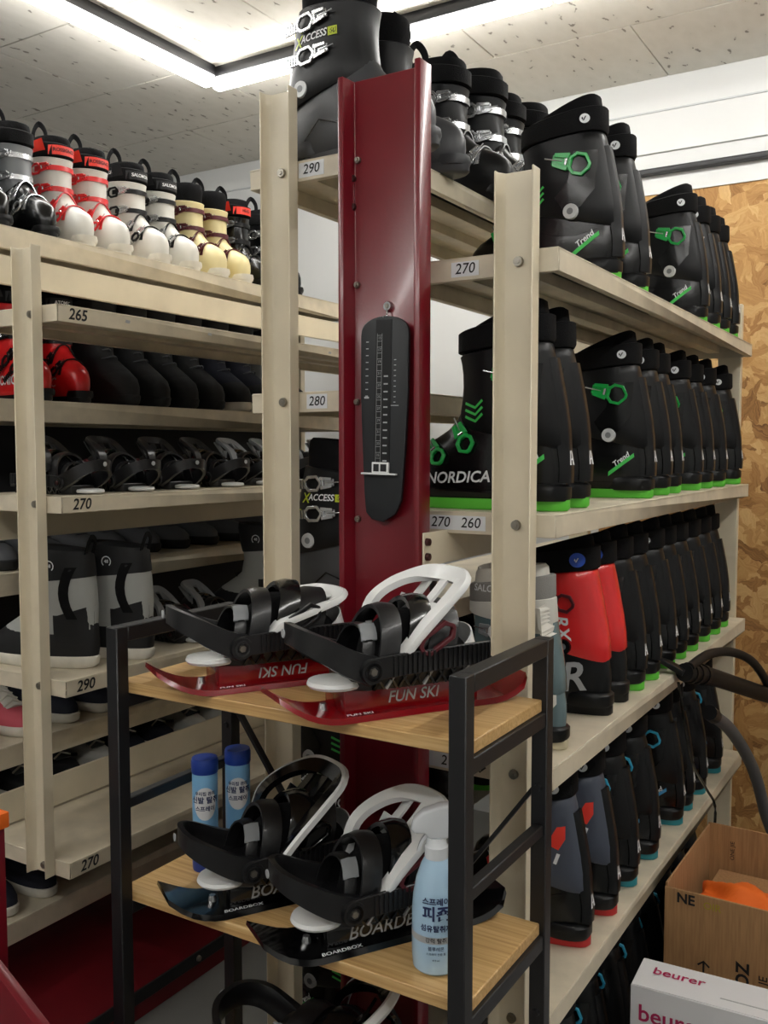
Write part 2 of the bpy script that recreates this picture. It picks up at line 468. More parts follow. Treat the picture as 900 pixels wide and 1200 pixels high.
# ================================================================== RACKS
POST_W = .066
def post_mesh(z0, z1, flip=1):
    w = POST_W/2; poly = [(-w,-.024*flip),(-w+.003,-.024*flip),(-w+.003,-.012*flip),(-w+.010,0),(w-.010,0),(w-.003,-.012*flip),(w-.003,-.024*flip),(w,-.024*flip),(w,.003*flip),(-w,.003*flip)]
    return MB().prism(poly, (0,0,z0), (1,0,0), (0,1,0), (0,0,z1-z0))
bolt_me = MB().cyl((0,-.001,0),(0,-.006,0),.0085,.0075,12).cyl((0,-.006,0),(0,-.0075,0),.004,.004,6).mesh('bolt', M_BOLT)
def shelf_mesh(W, L, lip=.037, ribs=True):
    t = .0022; mb = MB()
    mb.box(0, W, 0, L, -t, 0)
    mb.box(0, W, 0, t, -lip, -t); mb.box(0, W, L-t, L, -lip, -t)
    mb.box(0, t, t+.0015, L-t, -lip, -t); mb.box(W-t, W, t+.0015, L-t, -lip, -t)
    mb.box(t, .014, t, L-t, -lip, -lip+t); mb.box(W-.014, W-t, t, L-t, -lip, -lip+t)
    mb.box(t, W-t, t, .014, -lip, -lip+t)
    if ribs:
        for x in (W*.33, W*.66):
            mb.box(x-.018, x-.016, .03, L-.03, -.022, -t); mb.box(x+.016, x+.018, .03, L-.03, -.022, -t); mb.box(x-.018, x+.018, .03, L-.03, -.024, -.022)
    return mb.mesh('shelf', M_TRAY, bevel=.0012, seg=1)
def number(parent, s, o, u, v, size, m=M_PRINTK, bold=.012):
    return flat(decal(text_geo(s, size, .18, bold), o, u, v, eps=.0012), 'lettering', m, parent)
def sticker(parent, w, h, o, u, v, s, size):
    u = Vector(u); v = Vector(v); n = u.cross(v)
    st = part('size_label', MB().prism([(-w/2,-h/2),(w/2,-h/2),(w/2,h/2),(-w/2,h/2)], Vector(o) + n*.0004, u, v, n*.0005), M_STICK, parent)
    flat(decal(text_geo(s, size, .15, .006), Vector(o) + n*.0006, u, v, eps=.001), 'lettering', M_PRINTK, parent)

# ---- right rack (double sided)
RYN, RYF = 1.389, 2.965
rr = thing('boot_rack', 'beige steel double-sided boot rack behind the red column', 'rack', (-.84, RYN, 0), (0,0,0), 'beige boot racks')
def W2L(root, p): return Vector(p) - root.location
def rack_shelf(root, x0, x1, y0, y1, z, me, **k):
    s = link('shelf', me, root); s.location = W2L(root, (x0, y0, z)); return s
def rack_post(root, x, y, z0, z1, bolts, flip=1):
    p = link('post', post_mesh(z0, z1, flip).mesh('post', M_BEIGE, bevel=.0012, seg=1), root); p.location = W2L(root, (x, y, 0))
    if flip == 1:
        for z in bolts:
            b = link('bolt', bolt_me, p); b.location = (0, 0, z)
    return p
RR = (-.536-.305, -.536); RL = (-1.142, -.848)
ZR = [1.762, 1.348, .942, .531, .12]
ZL = [1.967, 1.555, 1.15, .74, .30]
sr_me = shelf_mesh(RR[1]-RR[0], RYF-RYN); sl_me = shelf_mesh(RL[1]-RL[0], RYF-RYN)
shR = [rack_shelf(rr, RR[0], RR[1], RYN, RYF, z, sr_me) for z in ZR]
shL = [rack_shelf(rr, RL[0], RL[1], RYN, RYF, z, sl_me) for z in ZL]
rack_post(rr, -.600, RYN-.004, 0, 1.883, [z-.018 for z in ZR])
rack_post(rr, -1.064, RYN-.004, 0, 2.092, [z-.018 for z in ZL])
rack_post(rr, -.600, RYF+.004, 0, 1.883, [], -1)
rack_post(rr, -1.064, RYF+.004, 0, 2.092, [], -1)
# brace bar fixed to the column side
br = part('brace_bar', MB().box(-.7285, -.7255, 1.306, 1.66, 1.262, 1.317), M_BEIGE, rr, bevel=.001, seg=1); br.location = -rr.location
for z in (1.278, 1.302):
    b = link('bolt', MB().cyl((-.7255,1.316,z),(-.7195,1.316,z),.0065,.006,12).mesh('bolt', M_BOLTD), br)
fx = (1,0,0); fz = (0,0,1)
sticker(shL[0], .055, .026, (.140, 0, -.018), fx, fz, '290', .024)
sticker(shL[1], .045, .026, (.150, 0, -.018), fx, fz, '280', .024)
sticker(shR[0], .050, .024, (.145, 0, -.019), fx, fz, '270', .024)
sticker(shR[1], .11, .024, (.130, 0, -.019), fx, fz, '270   260', .024)
sticker(shR[2], .09, .026, (.12, 0, -.019), fx, fz, '2 0', .024)
number(shR[2], '\u2193', (.178, 0, -.019), fx, fz, .03)

# ---- left rack
LYN, LYF = 1.366, 2.94
lr = thing('boot_rack', 'beige steel boot rack at left holding used boots and sneakers', 'rack', (-1.96, LYN, 0), (0,0,0), 'beige boot racks')
LR = (-1.955, -1.656); LL = (-2.29, -1.962)
ZLR = [1.762, 1.348, .942, .531]
ZLL = [1.985, 1.573, 1.15, .725, .545, .28]
slr = shelf_mesh(LR[1]-LR[0], LYF-LYN); sll = shelf_mesh(LL[1]-LL[0], LYF-LYN, .055)
shLR = [rack_shelf(lr, LR[0], LR[1], LYN, LYF, z, slr) for z in ZLR]
shLL = [rack_shelf(lr, LL[0], LL[1], LYN, LYF, z, sll) for z in ZLL]
rack_post(lr, -1.735, LYN-.004, .495, 1.888, [z-.018 for z in ZLR])
rack_post(lr, -2.21, LYN-.004, .076, 1.93, [z-.018 for z in ZLL])
rack_post(lr, -1.735, LYF+.004, .495, 1.888, [], -1)
rack_post(lr, -2.21, LYF+.004, .076, 1.93, [], -1)
def lbox(name, x0, x1, y0, y1, z0, z1, m=M_BEIGE, root=lr, bevel=.002):
    return part(name, MB().box(x0-root.location.x, x1-root.location.x, y0-root.location.y, y1-root.location.y, z0, z1), m, root, bevel=bevel, seg=1)
lbox('beam', -1.975, -1.962, LYN, LYF, 1.845, 1.915)
lbox('beam', -1.972, -1.962, LYN, LYF, 1.232, 1.318)
lbox('beam', -1.963, -1.957, LYN, LYF, .533, .615)
lbox('back_panel', -2.305, -2.295, LYN, LYF, .1, 1.93, M_RACKSHADE)  # added dark sheet, stands in for the shaded depth behind the shelves
for sh, s in zip(shLR, ('265', '270', '290', '270')):
    number(sh, s, (LR[1]-LR[0], .055, -.019), (0,1,0), fz, .034, bold=.02)
number(shLR[0], '260', (.045, 0, -.02), fx, fz, .03)
# faint scuff marks on the front lip
for k, yy in enumerate((.20, .48, .75, 1.02)):
    flat(decal(poly_geo([(-.008,-.003),(.006,-.004),(.008,.003),(-.005,.004)]), (LR[1]-LR[0], yy, -.016), (0,1,0), fz, eps=.0006), 'scuff', M_PRINTG, shLR[0])

# ---- maroon platform the left rack stands over
pf = thing('platform', 'low maroon platform with dark metal edging under left rack', 'platform', (-2.1, 1.2, 0))
def pbox(name, x0, x1, y0, y1, z0, z1, m, bevel=.002): return part(name, MB().box(x0+2.1, x1+2.1, y0-1.2, y1-1.2, z0, z1), m, pf, bevel=bevel, seg=1)
pbox('deck', -2.6, -1.735, .5, 3.2, .0, .075, M_MAROON)
e_ = pbox('edge_trim', -1.735, -1.728, .5, 3.2, .045, .082, M_BLKMETAL)
for yy in (1.3, 1.85, 2.4): link('bolt', MB().cyl((.372,yy-1.2,.063),(.378,yy-1.2,.063),.008,.007,12).mesh('bolt', M_BOLT), e_)

# ================================================================== RED COLUMN
cx0, cx1, cyf, cyb, cz = -.884, -.7296, 1.298, 1.336, 2.054
col = thing('steel_column', 'dark red steel channel column standing between the racks', 'column', ((cx0+cx1)/2, cyb, 0))
hw = (cx1-cx0)/2; dp = cyb - cyf
poly = [(-hw,-dp),(-hw+.011,-dp),(-hw+.014,-.008),(hw-.014,-.008),(hw-.011,-dp),(hw,-dp),(hw,0),(-hw,0)]
part('channel', MB().prism(poly, (0,0,0), (1,0,0), (0,1,0), (0,0,cz)), M_RED, col, bevel=.0025)
def colpt(x, y): 
    p = aty(x, y, cyb-.009); return (p.x - col.location.x, -.009, p.z)
for (x, y) in ((420,188),(419,334),(419,471),(420,608)):
    p = Vector(colpt(x, y)); part('bolt', MB().cyl(p, p+Vector((0,-.005,0)), .0058, .005, 10).cyl(p, p+Vector((0,-.008,0)), .003, .003, 8), M_BOLT, col)
for (x, y) in ((412,210),(412,243)):
    p = Vector(colpt(x+2, y)); part('bolt', MB().cyl(p, p+Vector((0,-.006,0)), .0065, .006, 10), M_BOLTD, col)
p = Vector(colpt(415, 227)); part('conduit_rib', MB().box(p.x-.002, p.x+.002, -.012, -.008, p.z-.02, p.z+.02), M_RED, col, bevel=.001)
# hook and foot measure
hp = aty(455, 359, cyb-.01)
hk = thing('hook', 'small steel hook screwed into red column', 'hook', (hp.x, cyb-.0085, hp.z))
part('plate', MB().cyl((0,0,0),(0,-.006,0),.0085,.007,14), M_SILVER, hk); part('screw', MB().cyl((0,-.006,0),(0,-.0075,0),.004,.0035,10), M_BOLT, hk)
part('wire', MB().tube(smooth_path([(0,-.005,-.005),(0.001,-.008,-.014),(0,-.012,-.02),(0,-.017,-.018)]), .0014, 6), M_SILVER, hk)
mc = aty(450, 493, cyb-.02)
fm = thing('foot_measure', 'black foot size measuring board hanging on red column', 'foot measure', (mc.x, cyb-.0165, mc.z), (0, R_(1.2), 0))
hh = .169
out = []
for k in range(13):
    a = math.pi - math.pi*k/12; out.append((.0455*math.cos(a), hh-.03+.03*math.sin(a)**.8 if 0 < k < 12 else hh-.03))
out += [(.046,.05),(.043,-.04),(.039,-.10),(.037,-.13),(.026,-.152),(.004,-.166),(-.018,-.163),(-.03,-.152),(-.034,-.12),(-.038,-.06),(-.044,.04)]
part('board', MB().prism(out, (0,0,0), (1,0,0), (0,0,1), (0,-.007,0)), mat('measure_black', rgb(30,33,36), .5), fm, bevel=.0015)
part('track', MB().box(-.016,.014,-.0078,-.007,-.082,hh-.006), mat('measure_track', rgb(16,17,19), .35), fm)
gv = []
for k in range(23):
    z = .138 - k*.0095
    gv.append([(-.0125,z-.0003),(-.0035,z-.0003),(-.0035,z+.0003),(-.0125,z+.0003)])
gv += [[(x-.0003,-.08),(x+.0003,-.08),(x+.0003,.141),(x-.0003,.141)] for x in (-.0125,-.0035)]
for k in range(12):
    z = .072 - k*.0125; gv.append([(.001,z-.0012),(.009,z-.0012),(.009,z+.0012),(.001,z+.0012)])
for k in range(9):
    z = .128 - k*.011; gv.append([(-.034,z-.0007),(-.029,z-.0007),(-.029,z+.0007),(-.034,z+.0007)])
    z = .098 - k*.0085; gv.append([(.02,z-.0006),(.024,z-.0006),(.024,z+.0006),(.02,z+.0006)])
gv.append([(.015,.024),(.03,.024),(.03,.0252),(.015,.0252)]); gv.append([(-.036,.036),(-.027,.036),(-.027,.039),(-.036,.039)])
flat(decal(poly_geo(*gv), (0,-.0079,0), (1,0,0), (0,0,1), eps=.0004), 'scale_marks', M_PRINTG, fm)
for i, k in enumerate(range(0, 23, 2)):
    flat(decal(text_geo(str(15+i*2), .006), (-.008, -.0079, .1335-k*.0095), (1,0,0), (0,0,1), eps=.0004), 'lettering', M_PRINTG, fm)
sl = MB().box(-.036,.03,-.016,-.0075,-.0885,-.0855).box(-.017,.015,-.0125,-.0078,-.0855,-.068)
sd = part('slider', sl, M_WHITEP, fm, bevel=.001)
link('window', MB().box(-.0135,-.003,-.0128,-.0124,-.083,-.071).box(.0,.0115,-.0128,-.0124,-.083,-.071).mesh('window', M_PRINTK), sd)

# ================================================================== BLACK SHELF STAND
bs = thing('shelf_stand', 'black metal shelf stand with oak boards in front of red column', 'shelf', (-.805, 1.14, 0))
bx0, bx1, by0, by1 = -1.112, -.494, .995, 1.281; T = .024; ZT = 1.178
def bb(name, x0, x1, y0, y1, z0, z1, m=M_BLKMETAL, bevel=.0015): return part(name, MB().box(x0+.805, x1+.805, y0-1.14, y1-1.14, z0, z1), m, bs, bevel=bevel, seg=1)
for (x0, x1) in ((bx0, bx0+T), (bx1-T, bx1)):
    bb('leg', x0, x1, by0, by0+T, 0, ZT); bb('leg', x0, x1, by1-T, by1, 0, ZT)
    bb('top_rail', x0, x1, by0+T, by1-T, ZT-T, ZT)
    for z in (1.072, .739, .382): bb('side_rail', x0+.004, x1-.002, by0+T, by1-T, z-.022, z)
    bb('middle_rail', x0+.004, x1-.004, by0+T, by1-T, .888, .905)
    bb('foot_rail', x0+.004, x1-.004, by0+T, by1-T, .05, .07)
for z in (1.09, .757, .40): 
    w_ = bb('shelf_board', bx0, bx1-.008, by0+T, by1-T, z-.018, z, M_WOOD)
    part('back_rail', MB().box(bx0+T+.805, bx1-T+.805, by1-T+.004-1.14, by1-.004-1.14, z-.032, z-.012), M_BLKMETAL, bs)
def bar(p0, p1, r=.006):
    part('brace', MB().sweep([Vector(p)-bs.location for p in (p0, p1)], [(-r,-r*.5),(r,-r*.5),(r,r*.5),(-r,r*.5)]), M_BLKMETAL, bs)
yb_ = by1 - .006
bar((bx0+.02, yb_, .99), (-.80, yb_, .60)); bar((bx1-.02, yb_, .96), (-.80, yb_, .57))
bar((-.80, yb_, .60), (bx0+.02, yb_, .20)); bar((-.80, yb_, .57), (bx1-.02, yb_, .20))
for x in (bx0+.012, bx1-.012):
    for z in (.96,.62): part('bolt', MB().cyl((x+.805,by1-T-1.14,z),(x+.805,by1-T-.004-1.14,z),.006,.005,10), M_BLKMETAL, bs)

# ================================================================== SKI BOOTS
def foot_ring(xb, xf, w, z, n=30, tilt=0.0, xc=.09, heel=.80, pw=2.5):
    """egg-shaped outline of a boot at one height; x forward, heel narrower than the ball"""
    out = []
    cx = (xb + xf)/2; a = (xf - xb)/2; e = 2/pw
    for k in range(n):
        th = 2*math.pi*k/n; c = math.cos(th); s = math.sin(th)
        x = cx + a*math.copysign(abs(c)**e, c); y = (w/2)*math.copysign(abs(s)**e, s)
        u = (x - xb)/(xf - xb)
        y *= heel + (1 - heel)*min(1, u*1.7) - .06*max(0, u - .75)
        out.append(Vector((x, y, z + tilt*(x - xc))))
    return out
def hexring(w, h, t, cut=.3):
    o = [(-w/2+h*cut,-h/2),(w/2-h*cut,-h/2),(w/2,0-h*.1),(w/2,h*.1),(w/2-h*cut,h/2),(-w/2+h*cut,h/2),(-w/2,h*.2),(-w/2,-h*.2)]
    k = 1 - 2*t/h; kx = 1 - 2*t/w
    return o, [(x*kx, y*k) for x, y in o]
def make_ski_boot(name, side, P):
    """side +1 puts buckles and print on the boot's left, -1 on its right"""
    pr = Proto(name, 'ski boot'); pr.wide = .87
    g = lambda k, d=None: P.get(k, d)
    # sole: separate heel and toe lugs joined by a thin plate
    sole = MB()
    sole.loft([foot_ring(-.003,.300,.084,0.0), foot_ring(-.007,.305,.09,.004), foot_ring(-.007,.305,.09,.018)])
    pr.add('sole', sole, P['sole'], angle=50)
    heel = MB(); heel.loft([foot_ring(-.004,.085,.082,.016, heel=.9), foot_ring(-.007,.088,.087,.022, heel=.9), foot_ring(-.007,.086,.087,.038, heel=.9), foot_ring(.000,.08,.08,.043, heel=.9)])
    pr.add('heel_block', heel, g('heel', M_SHELLM), angle=45)
    toe = MB(); toe.loft([foot_ring(.235,.303,.07,.014, heel=1), foot_ring(.232,.306,.074,.022, heel=1), foot_ring(.235,.304,.07,.032, heel=1)])
    pr.add('toe_lug', toe, g('heel', M_SHELLM), angle=45)
    # lower shell
    lev = [(.006,.290,.080,.016),(.001,.294,.092,.026),(-.002,.297,.099,.045),(-.003,.296,.101,.065),(-.002,.289,.100,.082),(.000,.276,.097,.095),(.002,.254,.093,.107),(.004,.230,.090,.119),(.007,.208,.088,.132),(.010,.192,.086,.148),(.014,.181,.084,.168),(.020,.174,.082,.190)]
    sh = MB(); sh.loft([foot_ring(a,b,c,d) for a,b,c,d in lev])
    # sculpted ribs along the instep overlap
    pr.add('lower_shell', sh, P['shell'], angle=55)
    shb = sh.bvh()
    # cuff, leaning forward, dropping at the rear
    cl_ = [(.004,.188,.094,.118,.22),(-.001,.186,.103,.126,.22),(.001,.184,.106,.150,.16),(.006,.181,.107,.175,.08),(.012,.179,.108,.200,.02),(.018,.179,.110,.225,-.04),(.024,.181,.113,.248,-.10),(.028,.184,.114,.262,-.12),(.031,.182,.109,.264,-.12)]
    kz = g('cuff_h', 1.0)
    cf = MB(); cf.loft([foot_ring(a,b,c,.118+(d-.118)*kz,tilt=t,heel=.88) for a,b,c,d,t in cl_])
    cuff_i = pr.add('cuff', cf, P['cuff'], angle=50)
    cfb = cf.bvh()
    top = .118 + (.264-.118)*kz
    # rear spine ridge
    if g('spine', True):
        path = []
        for z in (.245,.225,.2,.175,.15,.125,.1,.08,.06,.045):
            zz = .118+(z-.118)*kz if z > .118 else z
            hs = [q[0].x for q in (cfb.ray_cast(Vector((-.2,0,zz)), Vector((1,0,0))), shb.ray_cast(Vector((-.2,0,zz)), Vector((1,0,0)))) if q[0] is not None]
            path.append(Vector((min(hs) - (.003 if z < .12 else .001), 0, zz)))
        sp = MB(); sp.sweep(smooth_path(path, 3), [(-.021,-.010),(-.012,.004),(.012,.004),(.021,-.010)], up=(-1,0,0))
        spb = sp.bvh()
        pr.add('spine', sp, g('spine_m', P['shell']), angle=60)
    # liner, hollow at the top, higher at the back
    lt = g('liner_top', .325); tl = g('liner_tilt', -.28)
    L_ = [(.036,.172,.095,top-.03,-.1),(.034,.176,.102,top+.01,tl*.5),(.034,.178,.105,(top+lt)/2,tl*.8),(.038,.176,.102,lt-.006,tl),(.044,.172,.095,lt,tl),(.054,.162,.074,lt-.004,tl),(.058,.156,.066,lt-.03,tl*.8),(.062,.150,.058,lt-.075,0)]
    ln = MB(); ln.loft([foot_ring(a,b,c,d,tilt=t,heel=.9) for a,b,c,d,t in L_])
    ln_i = pr.add('liner', ln, P['liner'], angle=60)
    if g('tongue'):
        tg = MB(); tg.sweep(smooth_path([(.150,0,top-.01),(.158,0,top+.03),(.160,0,lt-.012),(.164,0,lt-.006)],4), [(-.034,-.002),(-.02,.007),(.02,.007),(.034,-.002),(.02,-.006),(-.02,-.006)], up=(1,0,.3))
        pr.add('tongue', tg, g('tongue_m', P['liner']), angle=60)
    if g('loop'):
        lp = MB(); lp.sweep(smooth_path([(.050,-.012,lt-.01),(.044,-.012,lt+.03),(.056,0,lt+.055),(.072,.012,lt+.03),(.07,.012,lt-.02)],5), [(-.008,-.0012),(.008,-.0012),(.008,.0012),(-.008,.0012)], up=(0,1,.2))
        pr.add('pull_loop', lp, g('loop_m', M_STRAP))
    if g('collar_m'):
        co = MB(); co.loft([foot_ring(a,b,c,top+d,tilt=t,heel=.9) for a,b,c,d,t in ((.020,.186,.1150,-.036,.10),(.018,.188,.1180,-.033,.10),(.022,.188,.1175,.002,-.1),(.026,.184,.112,.004,-.1))])
        pr.add('collar', co, g('collar_m'), angle=50)
    # power strap
    if g('strap'):
        s0 = top + .002; S = [(.026,.184,.113,s0,-.10),(.023,.188,.1165,s0+.004,-.12),(.024,.188,.1165,s0+.038,-.16),(.028,.184,.110,s0+.040,-.16)]
        st = MB(); st.loft([foot_ring(a,b,c,d,tilt=t,heel=.9) for a,b,c,d,t in S], True, True)
        sti = pr.add('power_strap', st, P['strap'], angle=50)
        stb = st.bvh()
        lx = g('badge_x', .052)
        if g('badge'):
            pr.add('strap_badge', decal(join_geo(poly_geo(circ(g('badge_r', .0085),18))), (lx, side*.06, s0+.024), (-side,0,0), fz, stb, eps=.0012), g('badge'), sti, weld=False)
            pr.add('badge_mark', decal(poly_geo([(-.003,-.004),(-.001,-.004),(.003,.004),(.001,.004)],[(-.005,0),(-.003,-.003),(-.002,0),(-.004,.003)]), (lx, side*.06, s0+.024), (-side,0,0), fz, stb, eps=.0018), g('badge_m', M_PRINTK), sti, weld=False)
        if g('strap_text'):
            tx, sz, mm, x0 = g('strap_text')
            if g('strap_patch'):
                pr.add('strap_patch', decal(poly_geo(*[[(-.05+.01*k,-.015),(-.04+.01*k,-.015),(-.04+.01*k,.015),(-.05+.01*k,.015)] for k in range(10)]), (x0, side*.06, s0+.021), (-side,0,0), fz, stb, eps=.001), g('strap_patch'), sti, weld=False)
                # wrap to the front
                fr = decal(poly_geo(*[[(-.045+.01*k,-.0125),(-.035+.01*k,-.0125),(-.035+.01*k,.0125),(-.045+.01*k,.0125)] for k in range(9)]), (.2, 0, s0+.007), (0,1,0), fz, stb, eps=.001)
                pr.add('strap_patch', fr, g('strap_patch'), sti, weld=False)
                pr.add('lettering', decal(tess(text_geo(tx, sz, 0, .02), .006), (.2, 0, s0+.007), (0,1,0), fz, stb, eps=.0018), mm, sti, weld=False)
            pr.add('lettering', decal(tess(text_geo(tx, sz, .1, .02), .006), (x0, side*.06, s0+.021), (-side,0,0), fz, stb, eps=.0018), mm, sti, weld=False)
    # rivet at the ankle
    def surf(x, z, b=cfb):
        h = b.ray_cast(Vector((x, side*.2, z)), Vector((0, -side, 0)))
        return (h[0].y if h[0] is not None else side*.05)
    rx, rz = g('rivet', (.075, .128)); ry = surf(rx, rz+.004)
    rv = MB().cyl((rx, ry-side*.002, rz), (rx, ry+side*.005, rz), .0145, .0135, 20)
    rvi = pr.add('rivet', rv, g('rivet_m', M_RIVET))
    pr.add('rivet_recess', MB().cyl((rx, ry+side*.005, rz), (rx, ry+side*.0055, rz), .006, .006, 14), M_GREYP, rvi)
    # buckles: (x, z, tilt degrees, width, height)
    for (x, z, a, w, h, b) in P['buckles']:
        bv = cfb if b == 'c' else shb
        y0 = surf(x, z, bv)
        # local frame follows the surface around the point
        y1 = surf(x+.012, z, bv); y2 = surf(x-.012, z, bv)
        u = Vector((-.024*side, (y2-y1)*side, 0)).normalized() if side > 0 else Vector((.024, (y1-y2), 0)).normalized()
        v = Vector((0, (surf(x, z+.008, bv)-surf(x, z-.008, bv)), .016)).normalized()
        n = u.cross(v).normalized(); v = n.cross(u)
        ra = R_(a)*(-side); u2 = u*math.cos(ra) + v*math.sin(ra); v2 = v*math.cos(ra) - u*math.sin(ra)
        o = Vector((x, y0, z))
        oo, ii = hexring(w*.55, h, .0055)
        fr = MB(); sh_ = lambda pts, dx: [(px_+dx, py_) for px_, py_ in pts]
        sgn = 1
        fr.ringprism(sh_(oo, sgn*w*.22*side), sh_(ii, sgn*w*.22*side), o + n*.002, u2, v2, n*.006)
        bi = pr.add('buckle', fr, P['buckle'], bevel=.0008, seg=1)
        lv = MB()
        lv.prism([(side*a_,b_) for a_,b_ in ((w*.30,-h*.34),(-w*.18,-h*.22),(-w*.18,h*.22),(w*.30,h*.34))], o + n*.001 + u2*(-sgn*w*.26*side), u2, v2, n*.004)
        lv.prism([(side*a_,b_) for a_,b_ in ((w*.22,-h*.40),(-w*.14,-h*.30),(-w*.14,-h*.12),(w*.22,-h*.16))], o + n*.005 + u2*(-sgn*w*.26*side), u2, v2, n*.004)
        lv.prism([(side*a_,b_) for a_,b_ in ((w*.22,h*.16),(-w*.14,h*.12),(-w*.14,h*.30),(w*.22,h*.40))], o + n*.005 + u2*(-sgn*w*.26*side), u2, v2, n*.004)
        pr.add('buckle_lever', lv, P.get('lever', P['buckle']), bi, bevel=.0006, seg=1)
        pr.add('buckle_pin', MB().cyl(o+n*.006+u2*(-w*.1*side)-v2*h*.2, o+n*.006+u2*(-w*.1*side)+v2*h*.2, .0028, .0028, 8).cyl(o+n*.004+u2*(-w*.2*side), o+n*.006+u2*(-w*.62*side), .0014, .0014, 6), M_SILVER, bi)
        if g('ladder'):
            ld = MB()
            for k in range(6):
                q = o - u2*(side*(-w*.5 - k*.006)) + n*.001
                ld.prism([(-.002,-h*.28),(.002,-h*.28),(.002,h*.28),(-.002,h*.28)], q, u2, v2, n*.004)
            pr.add('ladder', ld, g('ladder'), bi)
    # moulded panels: pivot panel on the cuff and ribs on the lower shell
    if g('panels', True):
        pan = tess(poly_geo([(-.055,.07),(-.015,.068),(-.005,.02),(.02,-.01),(.004,-.034),(-.028,-.03),(-.052,.0)]), .009)
        pr.add('pivot_panel', decal(([Vector((-p.x*side, p.y, 0)) for p in pan[0]], pan[1]), (.085, side*.09, .165), (-side,0,0), fz, cfb, eps=.0014), g('panel_m', M_SHELL))
        for pts in ([(.02,.033),(.07,.030),(.13,.030),(.20,.033),(.26,.04)], [(.03,.098),(.07,.088),(.11,.092),(.15,.104)]):
            rg = tess(strip_geo([((.1-x)*side, z-.06) for x, z in pts], .004), .012)
            pr.add('shell_rib', decal(rg, (.1, side*.09, .06), (-side,0,0), fz, shb, eps=.0016), g('rib_m', P['shell']))
    # bands across the front of the cuff and over the instep
    if g('bands'):
        for z, row in ((.228, (.018,.180,.112)), (.172, (.006,.182,.109))):
            ring_ = [q for q in foot_ring(row[0]-.002, row[1]+.0035, row[2]+.003, z, n=48, tilt=-.02, heel=.88) if q.x > .115]
            ring_.sort(key=lambda q: math.atan2(q.y, q.x-.1))
            bm_ = MB(); bm_.sweep(ring_, [(-.0015,-.0065),(.0015,-.0065),(.0015,.0065),(-.0015,.0065)])
            pr.add('buckle_strap', bm_, P['bands'])
        for x in (.185, .232):
            pth = []
            for k in range(13):
                y = -.045 + .09*k/12; h = shb.ray_cast(Vector((x + .02*(1-abs(y)/.045)*0, y*.98, .3)), Vector((0,0,-1)))
                if h[0] is not None: pth.append(h[0] + Vector((0,0,.001)))
            if len(pth) > 4:
                bm_ = MB(); bm_.sweep(pth, [(-.006,-.001),(.006,-.001),(.006,.002),(-.006,.002)]); pr.add('buckle_strap', bm_, P['bands'])
    # print on the near side: (kind, data, x, z, angle, mat, target)
    for it in P.get('marks', []):
        kind, dat, x, z, a, m, b = it
        bv = {'c': cfb, 's': shb}[b]
        ca, sa = math.cos(R_(a)), math.sin(R_(a))
        U = Vector((-side*ca, 0, sa)); V = Vector((side*sa, 0, ca))
        gg = text_geo(dat[0], dat[1], .25, .02) if kind == 't' else dat
        gg = tess(gg, .007)
        pr.add('lettering' if kind == 't' else 'graphic', decal(gg, (x, side*.09, z), U, V, bv, eps=.0022), m, weld=False)
    # chevron on the back of the heel
    if g('heel_mark'):
        ge = poly_geo([(-.011,-.011),(-.004,-.011),(-.001,.012),(-.004,.012)], [(.001,.012),(.004,.012),(.011,-.011),(.004,-.011)], [(-.004,-.004),(.004,-.002),(.004,.001),(-.003,-.001)])
        pr.add('heel_mark', decal(ge, (-.09, side*.001, .085), (0,-1,0), (0,0,1), spb, eps=.0012), g('heel_mark'), weld=False)
    return pr

chev3 = join_geo(*[strip_geo([(-.018, .010-.011*k), (.004, .002-.011*k), (.018, .014-.011*k)], .0045) for k in range(3)])
bolt_stripe = poly_geo([(-.034,-.0035),(.030,-.0035),(.034,.0035),(-.028,.0035)])
BK_N = [(.076,.214,14,.078,.040,'c'), (.165,.118,58,.062,.032,'s'), (.216,.094,52,.056,.030,'s')]
def nordica(acc, sole, stripe, side, shell=M_SHELL, cuff=M_SHELLM, printc=M_PRINTW, **kw):
    P = dict(shell=shell, cuff=cuff, liner=M_LINER, strap=M_STRAP, buckle=acc, sole=sole, badge=M_PRINTW, heel_mark=M_PRINTW, spine_m=M_SHELLM,
             buckles=BK_N, liner_tilt=-.42, liner_top=.322, strap_=1,
             marks=[('t', ('NORDICA', .026), .175, .052, 2*1, printc, 's'), ('g', bolt_stripe, .052, .068, 38, stripe, 's'), ('t', ('Trend', .015), .052, .078, 38, M_PRINTW, 's'),
                    ('g', chev3, .145, .165, 0, stripe, 'c')])
    P.update(kw); P['strap'] = M_STRAP
    return make_ski_boot('ski_boot', side, P)
B_NG = nordica(M_GREEN, M_LIME, M_PRINTGR, 1)
B_NGm = nordica(M_GREEN, M_LIME, M_PRINTGR, -1)
B_NB = nordica(M_BLUE, M_TEALSOLE, M_PRINTB, 1)
B_NR = nordica(M_REDP, M_REDSOLE, M_PRINTR, 1, cuff=M_SLATE, panel_m=M_SLATE, printc=M_PRINTR, marks=[('t', ('NORDICA', .026), .12, .062, 2, M_PRINTR, 's'),
     ('g', poly_geo([(-.012,-.02),(.010,-.022),(.014,.0),(.006,.022),(-.006,.016)]), .045, .205, -18, M_PRINTR, 'c'),
     ('g', poly_geo([(-.003,-.010),(.003,-.010),(.003,.010),(-.003,.010)]), .045, .165, -18, M_PRINTW, 'c')], buckles=[(.115,.205,12,.06,.03,'c'), (.165,.122,58,.05,.024,'s')])
